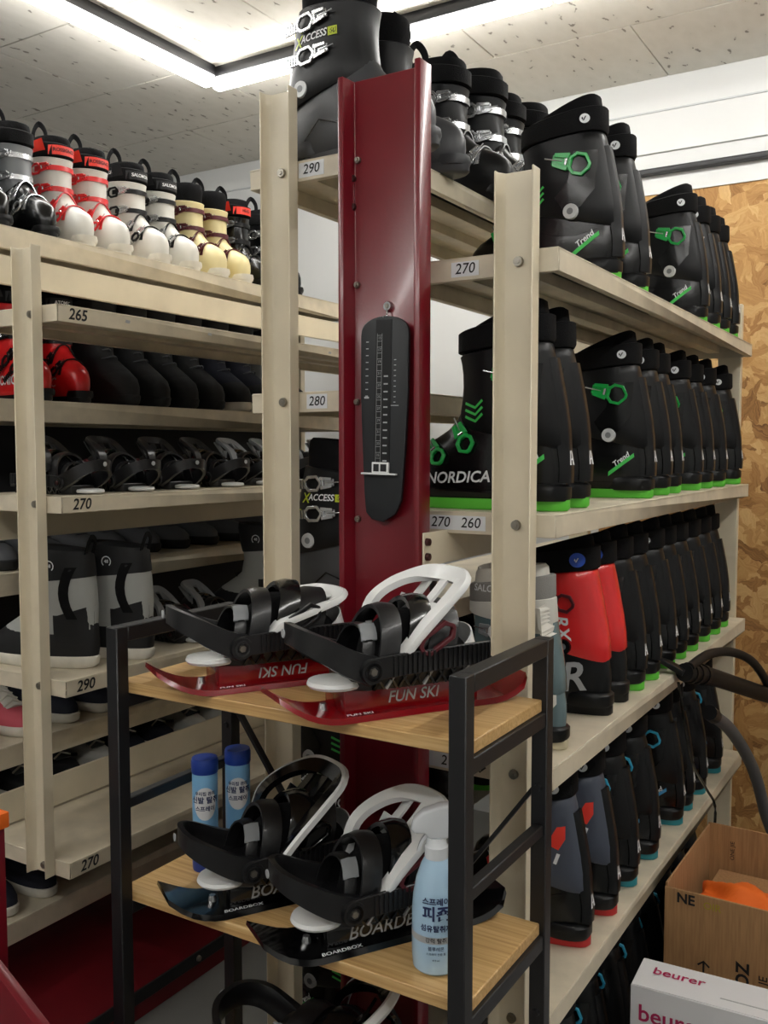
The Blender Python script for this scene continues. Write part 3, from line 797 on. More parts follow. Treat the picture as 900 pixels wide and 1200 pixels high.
B_RS = make_ski_boot('ski_boot', 1, dict(panels=False, shell=M_SHELLM, cuff=M_REDP, liner=M_LINER, strap=M_STRAP, buckle=M_WINE, lever=M_SHELL, sole=M_SHELLM, badge=M_BADGEB, badge_m=M_PRINTW, spine=False,
     liner_tilt=-.30, liner_top=.322, badge_x=.052, badge_r=.0135, buckles=[(.088,.212,10,.07,.034,'c')], rivet_m=M_SHELL, cuff_h=1.0,
     marks=[('t', ('R', .075), .062, .068, 8, M_PRINTG, 's'), ('t', ('RX', .034), .078, .165, -80, M_PRINTW, 'c')]))
B_SALT = make_ski_boot('ski_boot', 1, dict(panels=False, collar_m=M_WHITES, shell=M_TEALG, cuff=M_TEALG, liner=M_OFFW, strap=mat('mid_grey_webbing', rgb(150,148,144), .8, bump=.35, bscale=420), buckle=M_WHITEP, lever=M_GREYP, sole=M_CREAMSOLE, spine=False, tongue=True, tongue_m=M_OFFW,
     liner_top=.328, liner_tilt=-.12, strap_text=('SALOMON', .018, M_PRINTW, .12), buckles=[(.125,.21,8,.06,.03,'c'), (.14,.155,20,.055,.026,'c'), (.2,.1,50,.045,.022,'s')],
     marks=[('g', poly_geo([(-.03,-.05),(.012,-.045),(.03,-.01),(.02,.03),(-.005,.05),(-.02,.02)]), .036, .10, -10, M_WHITES, 's'), ('g', poly_geo([(-.035,.0),(.04,-.005),(.035,.05),(-.02,.055)]), .05, .215, 0, M_WHITES, 'c')]))
B_XA = make_ski_boot('ski_boot', -1, dict(panels=False, shell=M_CHAR, cuff=M_SHELLM, liner=M_LINER, strap=None, buckle=M_SILVER, lever=M_SILVER, sole=M_CHAR, heel=M_CHAR, spine=False, ladder=M_SILVER, tongue=True,
     liner_top=.318, liner_tilt=-.1, buckles=[(.085,.238,4,.075,.03,'c'), (.085,.182,4,.075,.03,'c')], rivet=(.052,.130),
     marks=[('t', ('X', .026), .045, .209, 0, M_LIMEY, 'c'), ('t', ('ACCESS', .017), .083, .211, 0, M_PRINTW, 'c'), ('g', poly_geo([(-.009,-.007),(.009,-.007),(.009,.007),(-.009,.007)]), .125, .211, 0, M_LIMEY, 'c'),
            ('t', ('60', .013), .125, .211, 0, M_PRINTK, 'c'),
            ('g', poly_geo([(-.006,-.006),(.004,-.006),(.007,.006),(-.003,.006)]), .025, .238, 0, M_LIMEY, 'c'), ('g', poly_geo([(-.006,-.006),(.004,-.006),(.007,.006),(-.003,.006)]), .025, .182, 0, M_LIMEY, 'c'),
            ('g', strip_geo([(-.05,-.02),(-.01,.012),(.03,.0),(.07,.012)], .003), .10, .06, 0, M_SHELL, 's')]))
def colour_boot(shell, cuff, buckle, sole, patch, text, textm, liner=M_LINER, lever=None, strap=M_STRAP, **kw):
    P = dict(shell=shell, cuff=cuff, liner=liner, strap=strap, buckle=buckle, lever=lever or buckle, sole=sole, spine=False, loop=True, tongue=True, tongue_m=liner, ladder=lever or buckle,
             liner_top=.318, liner_tilt=-.05, buckles=[(.138,.228,4,.075,.030,'c'), (.138,.172,4,.075,.030,'c'), (.175,.115,50,.06,.028,'s'), (.222,.092,46,.055,.026,'s')])
    if text: P['strap_text'] = (text, .0135, textm, .11); P['strap_patch'] = patch
    P['bands'] = buckle; P['heel'] = sole; P['panel_m'] = cuff
    P.update(kw)
    return make_ski_boot('ski_boot', -1, P)
B_RWR = colour_boot(M_WHITES, M_WHITES, M_REDP, M_SOLEW, M_PRINTR, 'ROSSIGNOL', M_PRINTK)
B_SW = colour_boot(M_WHITES, M_WHITES, M_SHELLM, M_SOLEW, M_PRINTK, 'SALOMON', M_PRINTW, lever=M_SILVER)
B_CR = colour_boot(M_CREAM, M_CREAM, M_WINE, M_SOLEW, None, None, None, strap=None)
B_HD = colour_boot(M_SHELL, M_SHELL, M_SHELLM, M_SHELLM, M_PRINTR, 'HEAD', M_PRINTK, lever=M_GREYP)
B_GK = colour_boot(M_SHELL, M_GREYP, M_SILVER, M_SHELLM, M_GREYP, None, M_PRINTW)
B_AT = colour_boot(M_REDP, M_REDP, M_SHELLM, M_SHELLM, M_PRINTK, 'ATOMIC', M_PRINTW, marks=[('t', ('ATOMIC', .035), .15, .055, 0, M_PRINTW, 's')])
B_KS = colour_boot(M_SHELLM, M_SHELLM, M_SILVER, M_SHELLM, None, None, None, strap=M_STRAP)

def boot_row(proto, z, heels, label, group, x_heel=-.556, yaw0=180, jitter=1.5):
    """row with toes pointing away from the aisle; heels = list of Y"""
    for i, y in enumerate(heels):
        a = R_(yaw0 + random.uniform(-jitter, jitter))
        proto.spawn((x_heel + random.uniform(-.004, .004), y, z + .0006), a, label(i), group, scale=1.03)

near = lambda what, shelf, n0=0: (lambda i: f'{what}, {ORD[i+n0]} from near end, {shelf} shelf of right rack')
def heels(z, pxs, first=None):
    """Y of boots from the pixel column of the right edge of each heel; boots never closer than a boot's width"""
    out = []
    for x in pxs:
        d = ray(x, 0); k = math.tan(0)
        # iterate the pixel row along the shelf edge
        yp = 500
        for _ in range(4):
            p = atx(x, yp, -.552)
            v = Vector((-.552, p.y, z + .03)) - EYE; yp = CY - F * v.dot(_up) / v.dot(_fw)
        y = atx(x, yp, -.552).y - .036
        if out: y = max(y, out[-1] + .108)
        out.append(min(y, 2.91))
    return out
boot_row(B_NG, ZR[0], heels(ZR[0], (735,766,832,846,857,868)), near('black ski boot with green buckles', 'top'), 'black and green boots on the top shelf')
boot_row(B_NG, ZR[1], heels(ZR[1], (673,698,768,789,803,825,839,851,873)), near('black ski boot with lime sole', 'second'), 'black and green boots on the second shelf')
h3 = heels(ZR[2], (673,724,736,748,768,794,808,820,834,845,856))
B_SALT.spawn((-.556, h3[0], ZR[2]+.0006), R_(178), 'teal grey and white ski boot with off-white liner on the third shelf', 'boots on the third shelf', scale=.94)
boot_row(B_RS, ZR[2], h3[1:3], lambda i: ['red and black ski boot beside the teal grey boot, nearer of its pair', 'red and black ski boot, farther of its pair'][i], 'boots on the third shelf', jitter=1)
boot_row(B_NG, ZR[2], h3[3:], near('black ski boot with lime sole', 'third', 3), 'boots on the third shelf')
h4 = heels(ZR[3], (700,727,751,774,803,815,829,847))
boot_row(B_NR, ZR[3], h4[:2], lambda i: ['slate and black ski boot with red sole, nearer of its pair', 'slate and black ski boot with red sole, farther of its pair'][i], 'boots on the fourth shelf', jitter=1)
boot_row(B_NB, ZR[3], h4[2:], near('black and teal ski boot', 'fourth', 2), 'boots on the fourth shelf')
boot_row(B_NB, ZR[4], [1.62, 1.76, 1.90, 2.04, 2.18, 2.32, 2.46, 2.60], near('black and teal ski boot in shade', 'lowest'), 'boots on the lowest shelf')
# left side of the right rack: toes point inwards (+x)
XH2 = -1.128
B_XA.spawn((XH2+.032, 1.46, ZL[0]+.0006), R_(-2), 'black and charcoal ski boot with silver buckles standing atop the rack by the red column', 'boots on the column side', scale=1.04)
B_XA.spawn((XH2+.02, 1.60, ZL[0]+.0006), R_(3), 'black ski boot with silver buckles just behind the front one atop the rack', 'boots on the column side')
B_XA.spawn((XH2+.042, 1.455, ZL[2]+.0006), R_(2), 'black ski boot with silver buckles on the middle shelf left of the red column', 'boots on the column side')
B_NGm.spawn((XH2+.02, 1.46, ZL[3]+.0006), 0, 'black and green ski boot low on the shelf left of the red column', 'boots on the column side')
B_NGm.spawn((XH2+.02, 1.46, ZL[4]+.0006), 0, 'black and green ski boot on the lowest shelf left of the red column', 'boots on the column side')
for i, y in enumerate((1.86, 2.0, 2.14, 2.28)):
    B_KS.spawn((XH2 + .02, y, ZL[0]+.0006), R_(random.uniform(-5, 5)), f'black ski boot with pull loop, {ORD[i]} in the row behind the column top', 'black boots on the high shelf', scale=(1.0, 1.08, 1.04, 1.1)[i])
for i, y in enumerate((1.62, 1.76, 1.9, 2.04)):
    B_NGm.spawn((XH2+.02, y, ZL[3]+.0006), 0, f'black ski boot in shade, {ORD[i]} behind the green-striped boot low on the rack', 'boots on the low column-side shelf')
# left rack, top shelf: toes towards the aisle (+x)
top = [(B_GK,1.53,'black and grey ski boot at the left edge of the high shelf'), (B_GK,1.66,'black and grey ski boot beside the white and red boots'),
       (B_RWR,1.80,'white ski boot with red strap and red buckles, nearer of its pair'), (B_RWR,1.92,'white ski boot with red strap and red buckles, farther of its pair'),
       (B_SW,2.07,'white ski boot with black strap, nearer of its pair'), (B_SW,2.19,'white ski boot with black strap, farther of its pair'),
       (B_CR,2.32,'cream ski boot with wine red buckles'), (B_CR,2.435,'cream ski boot half hidden by the black and red boot'), (B_HD,2.555,'black ski boot with red strap on the high left shelf'), (B_KS,2.72,'black ski boot at the far end of the high left shelf')]
for pr, y, lab in top:
    pr.spawn((-2.285, y, ZLL[0]+.0006), R_(random.uniform(-9, -5)), lab, 'ski boots on the high left shelf')

# ================================================================== SNOWBOARD BOOTS, SNEAKERS
def make_snowboard_boot(body, shaft, sole, accent, logo=True):
    pr = Proto('snowboard_boot', 'snowboard boot')
    so = MB(); so.loft([foot_ring(.012,.290,.088,0), foot_ring(.002,.300,.098,.008), foot_ring(.0,.304,.101,.026), foot_ring(.004,.301,.098,.030)])
    pr.add('sole', so, sole, angle=45)
    ot = MB(); ot.loft([foot_ring(.02,.285,.084,-.0005), foot_ring(.004,.298,.096,.009)]); pr.add('outsole', ot, M_SBK)
    lo = MB(); lo.loft([foot_ring(.004,.300,.097,.028), foot_ring(.0,.300,.102,.05), foot_ring(.0,.290,.101,.075), foot_ring(.002,.262,.097,.095), foot_ring(.004,.225,.094,.115), foot_ring(.006,.198,.092,.135)])
    pr.add('lower', lo, shaft, angle=60)
    sh = MB(); sh.loft([foot_ring(.004,.270,.099,.086,heel=.82), foot_ring(.003,.258,.100,.098,heel=.82), foot_ring(.004,.226,.098,.118,heel=.84), foot_ring(.004,.199,.096,.135,heel=.88), foot_ring(.004,.180,.098,.15,heel=.9), foot_ring(.008,.170,.104,.19,heel=.9), foot_ring(.012,.172,.108,.225,tilt=-.05,heel=.9)])
    pr.add('shaft', sh, body, angle=60)
    cu = MB(); cu.loft([foot_ring(.010,.174,.109,.222,tilt=-.1,heel=.9), foot_ring(.012,.182,.112,.245,tilt=-.05,heel=.9), foot_ring(.016,.190,.113,.285,tilt=.05,heel=.9), foot_ring(.022,.188,.105,.298,tilt=.08,heel=.9), foot_ring(.035,.174,.08,.294,tilt=.08,heel=.9), foot_ring(.04,.165,.07,.23,heel=.9)])
    pr.add('collar', cu, shaft, angle=60)
    cub = cu.bvh(); shb = sh.bvh(); lob = lo.bvh()
    # strap down the side and heel counter panel, on both sides
    for sd in (-1, 1):
        st = []
        for k in range(9):
            t = k/8; z = .255 - .13*t; x = .045 + .02*math.sin(t*3); st.append((x, z))
        g_ = join_geo(*[poly_geo([(a[0]-.013,a[1]),(a[0]+.013,a[1]),(b[0]+.013,b[1]),(b[0]-.013,b[1])]) for a, b in zip(st, st[1:])])
        bv = MB(); bv.v = sh.v + cu.v + lo.v; n1 = len(sh.v); n2 = n1 + len(cu.v); bv.f = sh.f + [tuple(i+n1 for i in f) for f in cu.f] + [tuple(i+n2 for i in f) for f in lo.f]
        bb_ = bv.bvh()
        vs = []
        for p in g_[0]:
            h = bb_.ray_cast(Vector((p.x, sd*.2, p.y)), Vector((0,-sd,0))); vs.append(Vector((p.x, (h[0].y if h[0] else sd*.05)+sd*.002, p.y)))
        pr.add('side_strap', MB().add(vs, g_[1]), M_STRAP, weld=True)
        pg = []
        for i in range(8):
            for j in range(4):
                q = lambda a, b: (.005+.0115*a, .082+(.013+.006*max(0,1-a/7))*b)
                pg.append([q(i,j),q(i+1,j),q(i+1,j+1),q(i,j+1)])
        vs = []; gg = poly_geo(*pg)
        for p in gg[0]:
            h = bb_.ray_cast(Vector((p.x, sd*.2, p.y)), Vector((0,-sd,0))); vs.append(Vector((p.x, (h[0].y if h[0] else sd*.03)+sd*.0012, p.y)))
        pr.add('ankle_panel', MB().add(vs, gg[1]), shaft, weld=True)
        if logo:
            for nm, geo_, e_ in (('logo', join_geo(strip_geo([(.013*math.cos(a), .013*math.sin(a)) for a in [R_(-50+k*28) for k in range(11)]], .0028), text_geo('48', .012, 0, .02)), .002),):
                sd2 = sd; pr.add(nm, decal(geo_, (.10, sd2*.09, .258), (-sd2,0,0), fz, cub, eps=e_), M_PRINTW, weld=False)
    lp = MB(); lp.sweep(smooth_path([(.022,-.015,.285),(.012,-.014,.315),(.012,0,.328),(.012,.014,.315),(.022,.015,.285)],5), [(-.006,-.0012),(.006,-.0012),(.006,.0012),(-.006,.0012)], up=(1,0,0))
    pr.add('pull_loop', lp, M_STRAP)
    lc = MB()
    for k in range(6):
        z = .13 + k*.022; x = .19 - k*.005
        h = shb.ray_cast(Vector((.4, 0, min(z,.22))), Vector((-1,0,0))); xx = (h[0].x if h[0] else x)
        lc.tube(smooth_path([(xx-.03,-.035,z),(xx+.004,0,z+.012),(xx-.03,.035,z)],4), .0022, 5)
    pr.add('laces', lc, accent)
    return pr
def make_sneaker(upper, sole, trim, lace=M_SOLEW, tag_=None):
    pr = Proto('sneaker', 'sneaker')
    so = MB(); so.loft([foot_ring(.006,.270,.078,0), foot_ring(.0,.278,.088,.006), foot_ring(.0,.280,.090,.024), foot_ring(.004,.276,.086,.027)])
    pr.add('sole', so, sole, angle=45)
    up = MB(); up.loft([foot_ring(.003,.275,.086,.024), foot_ring(.002,.272,.089,.04), foot_ring(.004,.255,.086,.054), foot_ring(.006,.215,.080,.066), foot_ring(.008,.165,.075,.078,tilt=-.1), foot_ring(.010,.135,.072,.09,tilt=-.15), foot_ring(.012,.125,.066,.097,tilt=-.2), foot_ring(.022,.112,.052,.094,tilt=-.2), foot_ring(.026,.105,.046,.06)])
    pr.add('upper', up, upper, angle=60)
    b = up.bvh()
    tg = MB(); tg.sweep(smooth_path([(.215,0,.068),(.17,0,.088),(.135,0,.105),(.115,0,.122)],4), [(-.024,-.002),(0,.005),(.024,-.002)], up=(1,0,1))
    pr.add('tongue', tg, trim, angle=60)
    lc = MB()
    for k in range(4):
        x = .205 - k*.022; h = b.ray_cast(Vector((x,0,.2)), Vector((0,0,-1))); z = max((h[0].z if h[0] else .08), .075 + k*.009)
        lc.tube([(x,-.026,z-.004),(x-.004,0,z+.008),(x,.026,z-.004)], .0028, 5)
    pr.add('laces', lc, lace)
    for sd in (-1, 1):
        gg = join_geo(strip_geo([(.06,.062),(.085,.045),(.11,.038),(.15,.045),(.175,.05)], .009))
        vs = []
        for p in gg[0]:
            h = b.ray_cast(Vector((p.x, sd*.2, p.y)), Vector((0,-sd,0))); vs.append(Vector((p.x, (h[0].y if h[0] else sd*.04)+sd*.001, p.y)))
        pr.add('side_stripe', MB().add(vs, gg[1]), trim, weld=False)
    if tag_:
        for sd in (-1, 1): pr.add('lettering', decal(text_geo(tag_, .018, 0, .03), (.045, sd*.06, .045), (-sd,0,0), fz, b, eps=.0014), M_PRINTW if upper is not M_WHITES else M_PRINTK, weld=False)
        pr.add('lettering', decal(text_geo(tag_, .02, 0, .03), (.29, 0, .016), (0,1,0), fz, so.bvh(), eps=.001), M_PRINTK, weld=False)
    return pr
S_GB = make_snowboard_boot(M_SBG, M_SBK, M_SOLEW, M_STRAP)
S_K = make_snowboard_boot(M_SBK, M_SBK, M_SBK, M_GREYC, False)
S_KW = make_snowboard_boot(M_NAVY, M_SBK, M_SOLEW, M_GREYC, False)
N_NAVY = make_sneaker(M_NAVY, M_SOLEW, M_NAVY)
N_PINK = make_sneaker(M_PINK, M_SOLEW, M_OFFW)
N_WHITE = make_sneaker(M_WHITES, M_SOLEW, M_GREYC, tag_='DC')
N_DC = make_sneaker(M_SBK, M_WHITES, M_GREYC, tag_='DC')
N_GREY = make_sneaker(M_GREYC, M_SBK, M_GREYC, M_GREYC)

# left rack, aisle-side shelves (x -1.955 .. -1.656), toes out except the pair near the post
g3 = 'grey and black snowboard boots'
S_GB.spawn((-1.70, 1.50, ZLR[2]+.001), R_(196), 'grey and black snowboard boot with white sole by the left post, nearer of its pair', g3, scale=.93)
S_GB.spawn((-1.655, 1.63, ZLR[2]+.001), R_(192), 'grey and black snowboard boot with white sole, farther of the pair by the left post', g3, scale=.93)
S_GB.spawn((-1.66, 2.20, ZLR[2]+.001), R_(186), 'grey and black snowboard boot standing alone behind the light post', g3, scale=.95)
# left rack, far-side shelves (x -2.29 .. -1.962)
B_AT.spawn((-2.275, 1.66, ZLL[1]+.001), R_(-12), 'red ski boot with white lettering on the upper left shelf, nearer of its pair', 'red ski boots')
B_AT.spawn((-2.275, 1.785, ZLL[1]+.001), R_(-12), 'red ski boot on the upper left shelf, farther of its pair', 'red ski boots')
for i, y in enumerate((1.92, 2.04, 2.16, 2.28)):
    S_K.spawn((-2.275, y, ZLL[1]+.001), R_(-5), f'black snowboard boot on the upper left shelf, {ORD[i]} after the red boots', 'black snowboard boots')
for i, y in enumerate((2.41, 2.54)):
    S_KW.spawn((-2.275, y, ZLL[1]+.001), R_(-5), ['navy snowboard boot with off-white sole, nearer of its pair', 'navy snowboard boot with off-white sole, farther of its pair'][i], 'navy snowboard boots')
S_GB.spawn((-2.275, 2.72, ZLL[1]+.001), R_(-5), 'grey snowboard boot at the far end of the upper left shelf', g3)
for i, y in enumerate((1.5, 1.62, 1.74, 1.87, 2.0, 2.12, 2.25, 2.38)):
    N_GREY.spawn((-2.265, y, ZLL[2]+.001), R_(random.uniform(-6, 6)), f'dark grey sneaker in the shade behind the snowboard boots, {ORD[i]} from near end', 'dark grey sneakers in shade')
for i, y in enumerate((1.42, 1.54)):
    N_PINK.spawn((-2.255, y, ZLL[3]+.001), R_(-4), ['pink sneaker at the left edge, nearer of its pair', 'pink sneaker at the left edge, farther of its pair'][i], 'pink sneakers')
for i, y in enumerate((1.68, 1.80)):
    N_NAVY.spawn((-2.255, y, ZLL[3]+.001), R_(-4), ['navy sneaker next to the pink sneakers', 'second navy sneaker along from the pink sneakers'][i], 'navy sneakers')
for i, (y, p, lab) in enumerate(((1.44, N_DC, 'black and white skate shoe on the low left shelf, nearest of all'), (1.56, N_DC, 'black and white skate shoe on the low left shelf, second from near end'), (1.69, N_DC, 'black and white skate shoe on the low left shelf, third from near end'),
        (1.81, N_WHITE, 'white skate shoe on the low left shelf, nearest of the white ones'), (1.93, N_NAVY, 'navy sneaker on the low left shelf after the white shoe'), (2.05, N_NAVY, 'navy sneaker on the low left shelf, farther of two'), (2.19, N_WHITE, 'white skate shoe on the low left shelf, first of the far pair'), (2.31, N_WHITE, 'white skate shoe on the low left shelf, second of the far pair'))):
    p.spawn((-2.26, y, ZLL[4]+.001), R_(-3), lab, 'shoes on the low left shelf')
for i, y in enumerate((1.48, 1.60)):
    N_NAVY.spawn((-2.26, y, ZLL[5]+.001), R_(-4), ['dark sneaker under the lowest left shelf, nearer of its pair', 'dark sneaker under the lowest left shelf, farther of its pair'][i], 'sneakers on the bottom left shelf')

# ================================================================== SKIBOARDS WITH BINDINGS
def arch(pts_y, s, zt, w, t, zb, z_side, m):
    pass
def make_binding(board_m, brand, hb_m, accent, lines_m, board=True, light=False, rim=None, hbk=1.0, flip=False):
    """x runs from the tip (+) to the tail (-); origin under the middle of the board; near side is +y"""
    pr = Proto('ski_board' if board else 'snowboard_binding', 'ski board' if board else 'binding')
    X = lambda s: .19 - s                       # s measured from the tip
    zb = 0.0
    if board:
        rings = []
        for k in range(25):
            s = .385*k/24
            lift = .034*max(0, 1 - s/.085)**2 + .026*max(0, (s-.315)/.07)**2
            wd = .105*(1 - .05*math.sin(math.pi*s/.385))
            if s < .03: wd *= .72 + .28*(s/.03)**.6
            if s > .36: wd *= 1 - .35*((s-.36)/.025)**2
            x = X(s); th = .0075
            rings.append([Vector((x,-wd/2,lift)), Vector((x,-wd/2+.004,lift+th)), Vector((x,0,lift+th+.001)), Vector((x,wd/2-.004,lift+th)), Vector((x,wd/2,lift)), Vector((x,0,lift))])
        bd = MB(); bd.loft(rings); pr.add('board', bd, board_m, angle=50)
        pr.add('riser', MB().box(X(.30), X(.092), -.034, .034, .006, .040), board_m, bevel=.003)
        pr.add('lettering', decal(text_geo(brand, .026 if brand != 'FUN SKI' else .022, .2, .01), (X(.195), .034, .024), (1,0,0) if flip else (-1,0,0), (0,0,-1) if flip else fz, eps=.0008), M_PRINTG, weld=False)
        pr.add('lettering', decal(text_geo(brand, .011, .2, .02), (X(.11), .043, .0088), (-1,0,0), (0,-1,0), eps=.0006), M_PRINTW, weld=False)
        pr.add('screw', MB().cyl((X(.075),.0,.008),(X(.075),.0,.018),.007,.005,12), M_SILVER if not light else M_BOLTD)
        zb = .040
    # toe ramp disc
    pr.add('foot_pad', MB().lathe([(.0,.003),(.036,.003),(.039,.007),(.037,.012),(.022,.014),(.0,.014)], 24, (X(.088), .012, zb), 1, .95), M_WHITEP)
    # base plate with open lattice sides
    bp = MB(); bp.loft([[Vector((X(s), y, z)) for y, z in ((-w,zb),(w,zb),(w+.004,zb+.02),(w-.006,zb+.022),(-w+.006,zb+.022),(-w-.004,zb+.02))] for s, w in ((.10,.036),(.12,.048),(.20,.050),(.28,.047),(.315,.032))])
    pi = pr.add('base_plate', bp, M_BIND, bevel=.0015, seg=1)
    for sd in (-1, 1):
        for k in range(9):
            s0 = .125 + k*.019
            for dx in (.016, -.016):
                p0 = Vector((X(s0 + (0 if dx > 0 else .016)), sd*.0525, zb+.002)); p1 = Vector((X(s0 + (.016 if dx > 0 else 0)), sd*.0555, zb+.026))
                pr.add('lattice_bar', MB().sweep([p0, p1], [(-.0016,-.002),(.0016,-.002),(.0016,.002),(-.0016,.002)], up=(0,1,0)), lines_m if (k % 3 == 1 and dx > 0) else M_BINDG, pi)
        w_ = MB(); w_.loft([[Vector((X(s), sd*(.054+o), zb+z)) for o, z in ((-.003,.018),(.002,.018),(.003,h),(-.002,h))] for s, h in ((.11,.04),(.15,.045),(.21,.04),(.28,.038),(.31,.03))])
        pr.add('side_wall', w_, M_BIND, bevel=.001, seg=1)
    # rear bumper hoop closed towards the tip, rising
    path = smooth_path([(X(.125),.056,zb+.028),(X(.09),.057,zb+.042),(X(.055),.049,zb+.062),(X(.035),.028,zb+.073),(X(.030),0,zb+.076),(X(.035),-.028,zb+.073),(X(.055),-.049,zb+.062),(X(.09),-.057,zb+.042),(X(.125),-.056,zb+.028)], 5)
    sc = [1.15 - .35*math.sin(math.pi*i/(len(path)-1)) for i in range(len(path))]
    hp_ = MB(); hp_.sweep(path, [(-.005,-.017),(.005,-.019),(.0075,-.010),(.0075,.010),(.005,.017),(-.005,.017)], up=(0,0,1), scale=sc)
    hi = pr.add('hoop', hp_, M_BIND, angle=50)
    pr.add('hoop_badge', MB().cyl((X(.0195),0,zb+.078),(X(.018),0,zb+.078),.006,.006,12), M_PRINTG, hi)
    for sd in (-1, 1):
        b_ = MB().cyl((X(.118),sd*.060,zb+.030),(X(.118),sd*.069,zb+.030),.0175,.016,24)
        bi = pr.add('pivot', b_, M_BIND)
        rp = MB().ringprism(circ(.012,20), circ(.0085,20), (X(.118),sd*.069,zb+.030), (1,0,0), (0,0,1), (0,sd*.0015,0)); pr.add('pivot_ring', rp, M_BINDG, bi)
        pr.add('pivot_bolt', MB().cyl((X(.118),sd*.069,zb+.030),(X(.118),sd*.0715,zb+.030),.006,.005,6), M_BOLT if not light else M_BOLTD, bi)
        # ratchet strap with ribs
        pth = [(X(.118),sd*.063,zb+.032),(X(.17),sd*.066,zb+.036),(X(.24),sd*.064,zb+.038),(X(.305),sd*.056,zb+.038)]
        sp_ = smooth_path(pth, 9)
        st = MB(); st.sweep(sp_, [(-.003,-.015),(.003,-.015),(.003,.015),(-.003,.015)], up=(0,0,1)); si = pr.add('ratchet_strap', st, M_BIND, bevel=.001, seg=1)
        rb = MB()
        for q, q2 in zip(sp_[6::1], sp_[7::1]):
            d = (q2-q).normalized(); nn = Vector((-d.y, d.x, 0)).normalized(); nn = nn if nn.y*sd > 0 else -nn
            M = Matrix((( d.x, nn.x, 0, q.x),(d.y, nn.y, 0, q.y),(d.z, 0, 1, q.z),(0,0,0,1)))
            rb.box(-.0016,.0016,.002,.0055,-.0135,.0135,M)
        pr.add('strap_rib', rb, M_BIND, si); 
    # arched straps over the toe and the ankle
    def arched(name, s, lean, ht, wid, yw, m, th=.005, pad=None):
        pts = [Vector((X(s), yw*math.cos(a), zb+.03+ht*math.sin(a))) + Vector((-lean*math.sin(a),0,0)) for a in [math.pi*k/14 for k in range(15)]]
        mb = MB(); mb.sweep(pts, [(-wid,-.002),(-wid*.8,th),(wid*.8,th),(wid,-.002)], up=(0,.0001,1) if False else (0,0,1))
        return mb
    def arch_band(s0, s1, lean, ht, yw, th, n=16):
        rings = []
        for k in range(n+1):
            a = math.pi*k/n; c = math.cos(a); si_ = math.sin(a)**.8
            y = yw*c; z = zb+.03+ht*si_; ox = -lean*si_
            nv = Vector((0, c, si_)).normalized()*th
            q = lambda s, d: Vector((X(s)+ox, y, z)) + nv*d
            rings.append([q(s0,0), q(s0,1), q((s0+s1)/2,1.5), q(s1,1), q(s1,0)])
        return MB().loft(rings)
    pr.add('toe_strap', arch_band(.128,.158,.02,.072,.052,.005), M_BIND, angle=50)
    pr.add('strap_pad', arch_band(.165,.198,.03,.080,.05,.006), M_BINDG, angle=50)
    pr.add('ankle_strap', arch_band(.200,.245,.025,.066,.05,.006), M_BIND, angle=50)
    pr.add('toe_pad', arch_band(.108,.126,.014,.050,.044,.003, 10), M_BIND, angle=50)
    tp_ = arch_band(.104,.127,.016,.056,.046,.003, 16); k5 = 5
    tp_.f = [f for f in tp_.f if len(f) == 4 and 3*k5 <= min(f) < 6*k5]
    pr.add('pad_patch', tp_, M_GREYP, angle=50)
    dm = MB(); dm.loft([[Vector((X(s)-.0*a, w*math.cos(a), zb+.02+h*math.sin(a))) for a in [math.pi*k/14 for k in range(15)]] for s, w, h in ((.135,.03,.02),(.145,.044,.055),(.18,.046,.080),(.22,.046,.078),(.26,.044,.055),(.285,.036,.03))])
    pr.add('strap_lining', dm, M_LINER, angle=60)
    # highback: frame loop folded forward with cross web
    loop = smooth_path([(X(.165),.054,zb+.042),(X(.190),.058,zb+.072),(X(.235),.056,zb+.112),(X(.268),.044,zb+.137),(X(.268),.0,zb+.142),(X(.250),-.036,zb+.140),(X(.21),-.05,zb+.128),(X(.175),-.053,zb+.104),(X(.16),-.053,zb+.06)], 5)
    low = lambda p: Vector((p.x - (1-hbk)*.03*max(0, (p.z-zb-.06)/.08), p.y, p.z if p.z < zb+.06 else zb+.06+(p.z-zb-.06)*hbk))
    loop = [low(p) for p in loop]
    hb = MB(); hb.sweep(loop, [(-.011,-.005),(.012,-.005),(.014,.0),(.012,.005),(-.011,.005)], up=(.8,0,.5))
    hbi = pr.add('highback', hb, hb_m, angle=50)
    if rim:
        pr.add('highback_rim', MB().sweep(loop, [(.012,-.0062),(.0175,-.004),(.0175,.004),(.012,.0062)], up=(.8,0,.5)), rim, hbi)
    wb = MB()
    for yy in (.042, .005, -.036):
        wb.sweep(smooth_path([(X(.266),yy,zb+.139),(X(.245),yy,zb+.116),(X(.222),yy,zb+.094)],4), [(-.009,-.002),(.009,-.002),(.009,.002),(-.009,.002)], up=(.8,0,.5))
    wb.sweep(smooth_path([(X(.222),.052,zb+.096),(X(.222),0,zb+.096),(X(.215),-.05,zb+.1)],4), [(-.014,-.002),(.014,-.002),(.014,.002),(-.014,.002)], up=(.8,0,.5))
    wb.v = [low(p) for p in wb.v]
    pr.add('highback_web', wb, hb_m, hbi)
    # heel cup behind, a curved wall
    hc = MB()
    hc.loft([[Vector((X(.275)-.035*math.sin(a), .05*math.cos(a), zb+.022)), Vector((X(.275)-.035*math.sin(a), .053*math.cos(a), zb+.022)), Vector((X(.268)-.03*math.sin(a), .05*math.cos(a), zb+.022+.028+.02*math.sin(a))), Vector((X(.268)-.028*math.sin(a), .047*math.cos(a), zb+.05+.02*math.sin(a)))] for a in [math.pi*k/12 for k in range(13)]])
    pr.add('heel_cup', hc, M_WHITEP if not light else M_BIND, angle=50)
